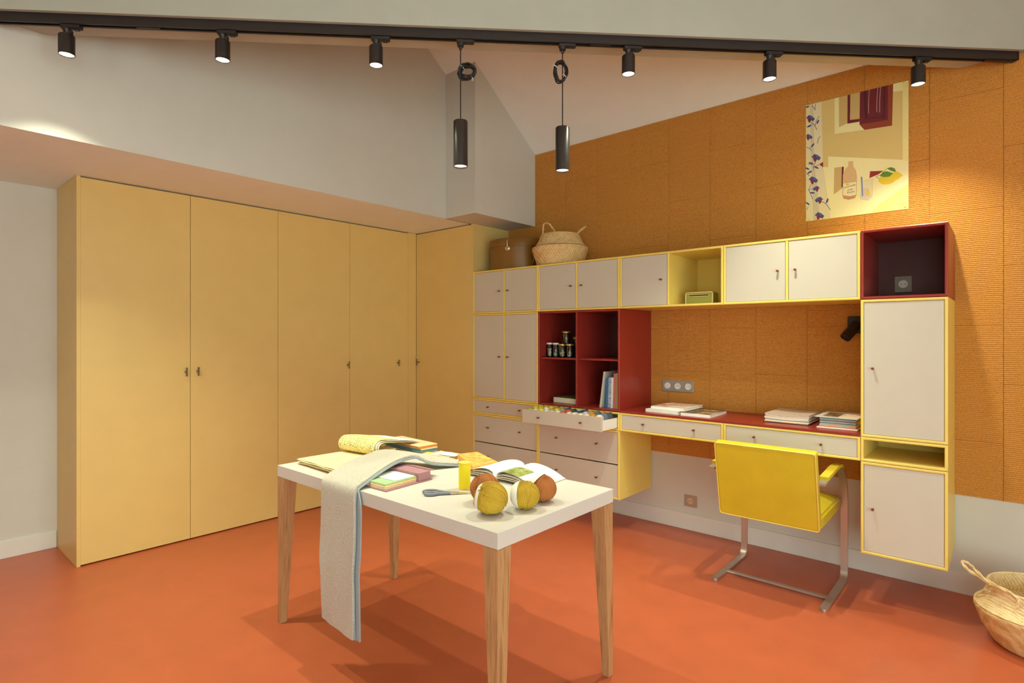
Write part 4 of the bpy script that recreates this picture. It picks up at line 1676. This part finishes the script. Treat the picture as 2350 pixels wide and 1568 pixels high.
# --- scissors
t = thing('scissors', 'dressmaking scissors with grey handles beside the yellow spool', 'scissors', (-1.62, 1.47, TZ))
tip, piv, hnd = Vector((-1.548, 1.552, TZ + 0.004)), Vector((-1.602, 1.490, TZ + 0.006)), Vector((-1.682, 1.412, TZ + 0.004))
dd = (tip - piv).normalized()
nn = Vector((-dd.y, dd.x, 0))
for sgn in (-1, 1):
    b = NB()
    pts = [piv - dd * 0.015 + nn * 0.007, piv - dd * 0.015 - nn * 0.007, tip + nn * 0.0015 * sgn - Vector((0, 0, 0.002)), piv + dd * 0.02 + nn * 0.008]
    prism(b, [p + Vector((0, 0, 0.0015 * sgn)) for p in pts], (0, 0, 0.0012))
    part('blade', b, 'blade', t)
for sgn, rad, off in ((1, 0.020, 0.020), (-1, 0.016, -0.012)):
    b = NB()
    cc = hnd + dd * 0.026 + nn * off
    cc.z = TZ + 0.007
    pts = [cc + dd * (rad * 1.45 * math.cos(2 * math.pi * k / 24)) + nn * (rad * 0.82 * math.sin(2 * math.pi * k / 24)) for k in range(24)]
    tube(b, pts, 0.0055, 8, closed=True)
    tube(b, [cc + dd * rad * 1.3, piv - dd * 0.012 + nn * 0.002 * sgn], [0.0065, 0.0055], 8)
    part('handle', b, 'scissor_grey', t)


# --- yarn balls
def yarn_ball(label, c, rad, pole, mat, twist, band, squash=0.94, seed=1):
    random.seed(seed)
    c = Vector(c)
    a = Vector(pole).normalized()
    u = a.orthogonal().normalized()
    v = a.cross(u)
    t = thing('yarn_ball', label, 'yarn', (c.x, c.y, TZ), 'balls of yarn on the work table')
    b = NB()
    N, per, rings = 46, 5, 30
    seg = N * per
    G = []
    for i in range(rings + 1):
        th = math.pi * (0.03 + 0.94 * i / rings)
        ring = []
        for k in range(seg):
            ph = 2 * math.pi * k / seg
            rg = abs(math.sin(math.pi * (k % per + 0.5) / per))
            rr_ = rad * (0.958 + 0.042 * rg + 0.012 * math.sin(3 * ph + th * 2 + seed))
            if th < 0.5:
                rr_ *= 1.0 + 0.10 * (0.5 - th)
            pp = ph + twist * (th - 0.5)
            p = a * math.cos(th) + (u * math.cos(pp) + v * math.sin(pp)) * math.sin(th)
            p = p * rr_
            p.z *= squash
            ring.append(b.verts.new(c + p))
        G.append(ring)
    for i in range(rings):
        for k in range(seg):
            f = b.faces.new((G[i][k], G[i][(k + 1) % seg], G[i + 1][(k + 1) % seg], G[i + 1][k]))
            f.smooth = True
    b.faces.new(list(reversed(G[0])))
    b.faces.new(G[-1])
    part('wound_yarn', b, mat, t)
    b = NB()
    for s in range(16):                    # loose strands crossing over the windings
        ax_ = (a + u * random.uniform(-0.55, 0.55) + v * random.uniform(-0.55, 0.55)).normalized()
        u2 = ax_.orthogonal().normalized()
        v2 = ax_.cross(u2)
        ph = random.uniform(0, 6.28)
        dir_ = u2 * math.cos(ph) + v2 * math.sin(ph)
        pts = []
        for q in range(13):
            th = 0.25 + 2.5 * q / 12
            p = (ax_ * math.cos(th) + dir_ * math.sin(th)) * rad * 1.004
            p.z *= squash
            if c.z + p.z > TZ + 0.002:
                pts.append(c + p)
        if len(pts) > 4:
            tube(b, pts, 0.0019, 5)
    o = part('loose_strand', b, mat, t)
    o['kind'] = 'stuff'
    if band:
        bax, t0, t1, rs = band
        w = Vector(bax).normalized()
        u3 = w.orthogonal().normalized()
        v3 = w.cross(u3)
        b = NB()
        g = []
        for i in range(7):
            th = R(t0 + (t1 - t0) * i / 6)
            row = []
            for k in range(41):
                ph = 2 * math.pi * k / 40
                p = (w * math.cos(th) + (u3 * math.cos(ph) + v3 * math.sin(ph)) * math.sin(th)) * rad * rs
                p.z = max(p.z * squash, TZ + 0.0012 - c.z)
                row.append(c + p)
            g.append(row)
        sheet(b, g, 0.0006)
        part('paper_band', b, 'band_white', t)
    return t


RIGHT = Vector((math.cos(_t), math.sin(_t), 0))
FWD = Vector((-math.sin(_t), math.cos(_t), 0))
UP = Vector((0, 0, 1))


def ball_c(px, py, h):
    p = on_z(px, py, TZ + h)
    return (p.x, p.y, p.z)


yarn_ball('mustard yarn ball at the front of the group, tilted on its side', ball_c(1126, 1143, 0.0545), 0.058, UP * 0.75 - RIGHT * 0.62 - FWD * 0.45, 'yarn_mustard', 0.35, (-RIGHT * 1.0 + FWD * 0.22 + UP * 0.12, 40, 56, 1.035), 0.93, 3)
yarn_ball('mustard yarn ball with a wide white paper band, standing upright', ball_c(1204, 1136, 0.0485), 0.0515, UP * 1.0 - FWD * 0.12 + RIGHT * 0.08, 'yarn_mustard', 0.25, (-RIGHT * 0.9 - UP * 0.05 + FWD * 0.25, 38, 74, 1.05), 0.94, 5)
yarn_ball('rust orange yarn ball behind the tilted mustard ball', ball_c(1114, 1121, 0.0515), 0.0555, UP * 0.7 - RIGHT * 0.65 + FWD * 0.2, 'yarn_rust', 0.3, None, 0.93, 8)
yarn_ball('rust orange yarn ball with a white band nearest the table corner', ball_c(1245, 1121, 0.0475), 0.0505, UP * 1.0 - FWD * 0.25 + RIGHT * 0.05, 'yarn_rust', 0.2, (-RIGHT * 0.75 + UP * 0.55 + FWD * 0.45, 30, 62, 1.10), 0.94, 12)


# ================================================================== things on the worktop
def book(name, label, cat, x0, x1, y0, y1, z0, h, ang, cover, pages, spine='front', group=None, top=None):
    c = ((x0 + x1) / 2, (y0 + y1) / 2)
    t = thing(name, label, cat, (c[0], c[1], z0), group)
    b = NB()
    box(b, x0, x1, y0, y1, z0 + 0.0003, z0 + 0.0022, 0.0006, 1)
    box(b, x0, x1, y0, y1, z0 + h - 0.0022, z0 + h - 0.0003, 0.0006, 1)
    if spine == 'front':
        box(b, x0, x1, y0, y0 + 0.002, z0 + 0.0003, z0 + h - 0.0003)
    elif spine == 'side':
        box(b, x0, x0 + 0.002, y0, y1, z0 + 0.0003, z0 + h - 0.0003)
    rotz(b, c, ang)
    cov = part('cover', b, cover, t)
    b = NB()
    box(b, x0 + 0.003, x1 - 0.002, y0 + 0.003, y1 - 0.002, z0 + 0.0022, z0 + h - 0.0022)
    rotz(b, c, ang)
    part('page_block', b, pages, t)
    if top:
        mt, u0, u1, v0, v1 = top
        b = NB()
        w, d = x1 - x0, y1 - y0
        box(b, x0 + w * u0, x0 + w * u1, y0 + d * v0, y0 + d * v1, z0 + h - 0.0003, z0 + h + 0.0001)
        rotz(b, c, ang)
        part('cover_picture', b, mt, cov)
    return t


book('book', 'white book at the bottom of the pair next to the red shelf unit', 'book', -1.790, -1.560, 3.385, 3.665, ZK, 0.021, -0.06, 'paper_white', 'paper_white')
book('book', 'white book with a rose-coloured cover picture lying on top of another', 'book', -1.765, -1.535, 3.405, 3.690, ZK + 0.0215, 0.018, -0.02, 'paper_white', 'paper_white', top=('photo_rose', 0.03, 0.97, 0.06, 0.95))
book('book', 'white-spined book with a dark brown picture cover lying alone on the worktop', 'book', -1.548, -1.362, 3.372, 3.665, ZK, 0.019, 0.02, 'paper_white', 'paper_white', top=('photo_brown', 0.0, 1.0, 0.02, 1.0))

# sample binder: a soft stack of cloth leaves on a dark board
random.seed(21)
t = thing('sample_binder', 'thick soft stack of pale fabric samples in front of the black folder', 'sample book', (-0.955, 3.59, ZK))
b = NB()
box(b, -1.076, -0.832, 3.445, 3.735, ZK + 0.0003, ZK + 0.003)
part('board', b, 'black_cover', t)
lv = ['cloth_peach', 'paper_white', 'cloth_grey', 'paper_white', 'cloth_cream', 'fabric_mix', 'paper_white', 'fabric_mix']
for k, c in enumerate(lv):
    z = ZK + 0.0034 + 0.0062 * k
    e = random.uniform(0, 0.008)
    b = NB()
    g = []
    for i in range(13):
        row = []
        for j in range(5):
            x = -1.070 + e + (0.232) * i / 12
            y = 3.450 + e * 0.7 + 0.275 * j / 4
            sag = -0.010 * (k / 7.0) * math.sin(math.pi * i / 12) * (1 - j / 5)
            row.append((x, y, z + 0.0056 + sag))
        g.append(row)
    sheet(b, g, 0.0050)
    part('fabric_leaf', b, c, t)
b = NB()
xa, xb = on_y(1779, 940, 3.765).x, on_y(1882, 950, 3.765).x
box(b, xa, xb, 3.748, 3.778, ZK + 0.0002, on_y(1830, 943, 3.765).z, 0.002, 1)
solo('folder', b, 'black_cover', 'black folder standing on edge behind the stack of fabric samples', 'folder')

t = thing('sample_binder', 'thick striped stack of fabric samples under a board cover beside the tall cabinet', 'sample book', (-0.685, 3.57, ZK))
lv = ['paper_white', 'cloth_salmon', 'fabric_stripe', 'cloth_peach', 'cloth_teal', 'fabric_stripe', 'cloth_grey', 'fabric_stripe', 'cloth_teal']
for k, c in enumerate(lv):
    b = NB()
    e = random.uniform(0, 0.006)
    if k == 0:
        box(b, -0.786, -0.592, 3.415, 3.700, ZK + 0.0003, ZK + 0.0060, 0.001, 1)
    else:
        box(b, -0.775 + e, -0.600 - e * 0.5, 3.425 + e, 3.690, ZK + 0.0003 + 0.0064 * k, ZK + 0.0060 + 0.0064 * k, 0.0015, 1)
    part('fabric_leaf', b, c, t)
b = NB()
box(b, -0.795, -0.592, 3.410, 3.705, ZK + 0.0585, ZK + 0.0615, 0.001, 1)
cov = part('cover', b, 'book_grey', t)
b = NB()
box(b, -0.765, -0.690, 3.45, 3.62, ZK + 0.0615, ZK + 0.0619)
part('cover_picture', b, 'photo_brown', cov)
b = NB()
box(b, -0.680, -0.600, 3.43, 3.64, ZK + 0.0615, ZK + 0.0619)
part('cover_picture', b, 'photo_rose', cov)
b = NB()
random.seed(5)
for k in range(14):
    zz_ = ZK + random.uniform(0.01, 0.05)
    yy = random.uniform(3.43, 3.60)
    tube(b, [(-0.603, yy, zz_), (-0.590 + random.uniform(0, 0.004), yy + random.uniform(-0.01, 0.01), zz_ + random.uniform(-0.012, 0.004)), (-0.592, yy + random.uniform(-0.015, 0.015), zz_ - random.uniform(0.0, 0.009))], 0.0011, 5)
o = part('loose_thread', b, 'cloth_gold', t)
o['kind'] = 'stuff'

# ================================================================== things in the red shelf unit
ZJ = ZSH + 0.0072


def jar(label, x, y, z0, r, h, lid, content, seed):
    t = thing('glass_jar', label, 'jar', (x, y, z0), 'small glass jars on the red shelf')
    b = NB()
    lathe(b, [(r * 0.88, 0.0), (r, 0.004), (r, h * 0.78), (r * 0.84, h * 0.86), (r * 0.84, h * 0.97), (r * 0.78, h * 0.97), (r * 0.78, h * 0.86), (r * 0.93, h * 0.77), (r * 0.93, 0.006), (r * 0.80, 0.004)], (x, y, z0 + 0.0003), seg=24)
    part('glass_body', b, 'jar_glass', t)
    b = NB()
    lathe(b, [(r * 0.80, h * 0.95), (r * 0.95, h * 0.90), (r * 0.95, h), (r * 0.90, h + 0.002), (r * 0.1, h + 0.002)], (x, y, z0), seg=24)
    part('lid', b, lid, t)
    if content:
        random.seed(seed)
        b = NB()
        for k in range(content[1]):
            a, q = random.uniform(0, 6.28), r * 0.62 * math.sqrt(random.random())
            cz = z0 + 0.010 + random.uniform(0, content[2])
            lathe(b, [(0.001, -0.002), (0.006, -0.002), (0.0065, 0.0), (0.006, 0.002), (0.001, 0.002)], (x + q * math.cos(a), y + q * math.sin(a), cz), (random.uniform(-1, 1), random.uniform(-1, 1), random.uniform(0.2, 1)), 10, mi=k % len(content[0]))
        o = part('buttons', b, content[0], t)
        o['kind'] = 'stuff'


jar('small glass jar of buttons with a white lid at the end of the row', -2.620, 3.43, ZJ, 0.0265, 0.106, 'lid_white', (['cloth_peach', 'cloth_salmon', 'paper_white'], 60, 0.052), 1)
jar('small glass jar with a white lid and a few green buttons at its bottom', -2.563, 3.43, ZJ, 0.0265, 0.105, 'lid_white', (['swatch_green', 'cloth_cream'], 26, 0.020), 2)
jar('small glass jar with a gold lid and orange buttons, under the upper jar', -2.498, 3.425, ZJ, 0.0305, 0.098, 'lid_gold', (['cloth_gold', 'cloth_salmon', 'paper_white'], 40, 0.028), 3)
jar('small glass jar with a gold lid and blue buttons, next to the shelf divider', -2.431, 3.425, ZJ, 0.0305, 0.098, 'lid_gold', (['book_blue', 'paper_white', 'cloth_gold', 'scissor_grey'], 44, 0.030), 4)
jar('empty-looking glass jar stacked on top of the two gold-lidded jars', -2.465, 3.427, ZJ + 0.1006, 0.0305, 0.090, 'lid_gold', (['hole_dark', 'scissor_grey'], 10, 0.01), 5)
jar('dark glass jar standing behind the gold-lidded jars', -2.415, 3.495, ZJ, 0.0300, 0.150, 'lid_gold', (['hole_dark', 'leather_brown'], 16, 0.03), 6)

ZF = ZD + TH + 0.0004
book('photo_album', 'green album lying flat at the bottom of the red shelf unit', 'album', -2.575, -2.345, 3.415, 3.630, ZF, 0.042, -0.10, 'album_green', 'page_edge', 'side')


def standing(label, x, w, h, d, lean, cover, y0):
    t = thing('standing_book', label, 'book', (x, y0 + d / 2, ZF), 'books standing in the red shelf unit')
    sh = Matrix.Shear('XY', 4, (math.tan(lean), 0.0))

    def fin(b):
        for v in b.verts:
            v.co.x += (v.co.z - ZF) * math.tan(lean)
    b = NB()
    box(b, x, x + w * 0.14, y0, y0 + d, ZF, ZF + h)
    box(b, x + w * 0.86, x + w, y0, y0 + d, ZF, ZF + h)
    box(b, x + w * 0.14, x + w * 0.86, y0, y0 + 0.0015, ZF, ZF + h)
    fin(b)
    part('cover', b, cover, t)
    b = NB()
    box(b, x + w * 0.14, x + w * 0.86, y0 + 0.0016, y0 + d - 0.003, ZF + 0.002, ZF + h - 0.003)
    fin(b)
    part('page_block', b, 'paper_white', t)


standing('thin pale grey book leaning against the row of standing books', -2.160, 0.014, 0.250, 0.20, 0.135, 'book_grey', 3.40)
standing('blue book standing in the red shelf unit', -2.118, 0.020, 0.205, 0.19, 0.04, 'book_blue', 3.41)
standing('blue and white spiral-bound book beside the blue book', -2.094, 0.024, 0.212, 0.19, 0.03, 'spiral_print', 3.405)
standing('white book between the spiral-bound and the pink book', -2.068, 0.016, 0.212, 0.20, 0.03, 'paper_white', 3.40)
standing('pink book standing in the red shelf unit', -2.048, 0.020, 0.240, 0.20, 0.03, 'book_pink', 3.395)
standing('olive green book between the pink book and the tall tan one', -2.025, 0.020, 0.245, 0.20, 0.03, 'book_green', 3.39)
standing('tallest tan book at the end of the row against the shelf side', -2.002, 0.016, 0.278, 0.20, 0.025, 'book_tan', 3.385)

# ================================================================== radio in the yellow niche
zr_ = ZR + TH + 0.0004
t = thing('radio', 'small olive green radio with a cream rim in the open yellow niche', 'radio', (-1.447, 3.45, zr_))


def rounded_rect(x0, x1, z0, z1, r, n=5):
    out = []
    for cx_, cz_, a0 in ((x1 - r, z1 - r, 0), (x0 + r, z1 - r, 90), (x0 + r, z0 + r, 180), (x1 - r, z0 + r, 270)):
        for k in range(n + 1):
            a = R(a0 + 90 * k / n)
            out.append((cx_ + r * math.cos(a), cz_ + r * math.sin(a)))
    return out


b = NB()
prism(b, [(x, 3.422, z) for x, z in rounded_rect(-1.536, -1.360, zr_, zr_ + 0.076, 0.013)], (0, 0.085, 0))
part('case', b, 'radio_green', t)
b = NB()
tube(b, [(x, 3.421, z) for x, z in rounded_rect(-1.534, -1.362, zr_ + 0.002, zr_ + 0.074, 0.012)], 0.0028, 8, closed=True)
part('rim', b, 'radio_trim', t)
b = NB()
box(b, -1.513, -1.387, 3.4195, 3.423, zr_ + 0.0535, zr_ + 0.0590)
part('slot', b, 'hole_dark', t)
b = NB()
tube(b, [(x, 3.4205, z) for x, z in rounded_rect(-1.516, -1.384, zr_ + 0.050, zr_ + 0.0615, 0.004)], 0.0014, 6, closed=True)
part('slot_rim', b, 'radio_trim', t)
b = NB()
tube(b, smooth_path([(-1.537, 3.45, zr_ + 0.035), (-1.547, 3.445, zr_ + 0.026), (-1.549, 3.44, zr_ + 0.012), (-1.541, 3.435, zr_ + 0.004), (-1.537, 3.44, zr_ + 0.010)]), 0.0015, 6)
part('wrist_cord', b, 'radio_trim', t)

# ================================================================== hat box and baskets
ZTOP = ZT + 0.0002
t = thing('hat_box', 'oval brown leather hat box with a round brass clasp on top of the cabinets', 'hat box', (-3.075, 3.56, ZTOP))
hc = (-3.075, 3.565, ZTOP)
hrx, hry = 0.228, 0.195
b = NB()
lathe(b, [(0.97, 0.0), (1.0, 0.004), (1.0, 0.190), (0.95, 0.190)], hc, seg=56, sx=hrx, sy=hry)
for v in b.verts:
    pass
part('box_body', b, 'leather_brown', t)
b = NB()
lathe(b, [(1.012, 0.186), (1.028, 0.187), (1.028, 0.243), (1.010, 0.250), (0.60, 0.254), (0.05, 0.255)], hc, seg=56, sx=hrx, sy=hry)
part('lid', b, 'leather_brown', t)


def hb(ang, z, k=1.03):
    return Vector((hc[0] + hrx * k * math.cos(R(ang)), hc[1] + hry * k * math.sin(R(ang)), ZTOP + z))


fa = -72
b = NB()
out = (hb(fa, 0) - Vector(hc)).normalized()
lathe(b, [(0.002, 0.0), (0.020, 0.0), (0.021, 0.003), (0.018, 0.006), (0.010, 0.007), (0.002, 0.007)], hb(fa, 0.168, 1.0), out, 22)
tube(b, [hb(fa - 3, 0.232, 1.035), hb(fa, 0.226, 1.05), hb(fa + 3, 0.232, 1.035)], 0.003, 8)
tube(b, [hb(fa, 0.180, 1.035), hb(fa, 0.205, 1.05), hb(fa, 0.226, 1.045)], 0.004, 8)
part('clasp', b, 'brass', t)
b = NB()
tube(b, smooth_path([hb(-22, 0.14, 1.0), hb(-20, 0.13, 1.09), hb(-17, 0.09, 1.11), hb(-17, 0.055, 1.07), hb(-17, 0.045, 1.0)]), 0.007, 8)
part('carry_handle', b, 'leather_brown', t)


def basket(label, c, prof, mats, handles, n_in):
    """prof: outer profile (r,h); coil ridges added along it"""
    t = thing('seagrass_basket', label, 'basket', c)
    outp = []
    for (r0, h0), (r1, h1) in zip(prof, prof[1:]):
        ln = math.hypot(r1 - r0, h1 - h0)
        k = max(2, int(ln / 0.0022))
        for i in range(k):
            q = i / k
            s_ = (r0 + (r1 - r0) * q, h0 + (h1 - h0) * q)
            ridge = 0.0016 * abs(math.sin((s_[1] + s_[0] * 0.6) * math.pi / 0.0085))
            nx, nz = (h1 - h0) / ln, -(r1 - r0) / ln
            outp.append((s_[0] + nx * ridge, max(0.0, s_[1] + nz * ridge)))
    outp.append(prof[-1])
    split = prof[n_in][1]
    low = [p for p in outp if p[1] <= split]
    upp = [p for p in outp if p[1] >= split - 0.006]
    rt, ht = prof[-1]
    inner = [(rt - 0.003, ht + 0.003), (rt - 0.008, ht)] + [(max(0.01, r - 0.009), h) for r, h in reversed(prof[n_in:-1])] + [(prof[1][0] - 0.008, 0.02), (0.01, 0.012)]
    b = NB()
    lathe(b, [(0.01, 0.0)] + low, c, seg=64, cap=False)
    part('lower_body', b, mats[0], t)
    b = NB()
    lathe(b, upp + inner, c, seg=64, cap=False)
    part('upper_body', b, mats[1], t)
    for pts in handles:
        b = NB()
        P = smooth_path(pts, 8)
        for ph in (0, math.pi):
            Q = []
            for i, p in enumerate(P):
                tg = (P[min(i + 1, len(P) - 1)] - P[max(i - 1, 0)]).normalized()
                u_ = tg.orthogonal().normalized()
                v_ = tg.cross(u_)
                a = i * 0.85 + ph
                Q.append(p + (u_ * math.cos(a) + v_ * math.sin(a)) * 0.0035)
            tube(b, Q, 0.0042, 6)
        part('handle', b, mats[1], t)
    return t


bc = Vector((-2.600, 3.535, ZTOP))


def on_rim(c, r, ang, h):
    return Vector((c.x + r * math.cos(R(ang)), c.y + r * math.sin(R(ang)), c.z + h))


basket('seagrass belly basket with handles on top of the wall cabinets', tuple(bc),
       [(0.165, 0.0), (0.178, 0.012), (0.216, 0.128), (0.214, 0.140), (0.195, 0.150), (0.170, 0.19), (0.145, 0.245)], ('seagrass', 'seagrass'),
       [[on_rim(bc, 0.146, -118, 0.215), on_rim(bc, 0.143, -119, 0.255), on_y(1248, 515, 3.41), on_y(1259, 513, 3.41), on_y(1270, 526, 3.42), on_rim(bc, 0.143, -70, 0.25), on_rim(bc, 0.147, -68, 0.215)],
        [on_rim(bc, 0.140, 75, 0.24), on_rim(bc, 0.150, 60, 0.268), on_rim(bc, 0.200, 32, 0.305), on_rim(bc, 0.165, 15, 0.27), on_rim(bc, 0.140, 8, 0.235)]], 4)

fc = Vector((0.098, 3.325, 0.0005))
basket('large seagrass belly basket standing on the floor at the edge of the picture', tuple(fc),
       [(0.135, 0.0), (0.150, 0.012), (0.190, 0.075), (0.217, 0.150), (0.215, 0.166), (0.188, 0.190), (0.172, 0.225), (0.172, 0.262)], ('seagrass', 'seagrass_pale'),
       [[on_rim(fc, 0.178, 205, 0.225), on_rim(fc, 0.172, 204, 0.258), on_z(2222, 1308, 0.300), on_z(2209, 1290, 0.322), on_z(2226, 1296, 0.318), on_z(2262, 1330, 0.285), on_rim(fc, 0.172, 245, 0.258), on_rim(fc, 0.178, 246, 0.215)]], 4)
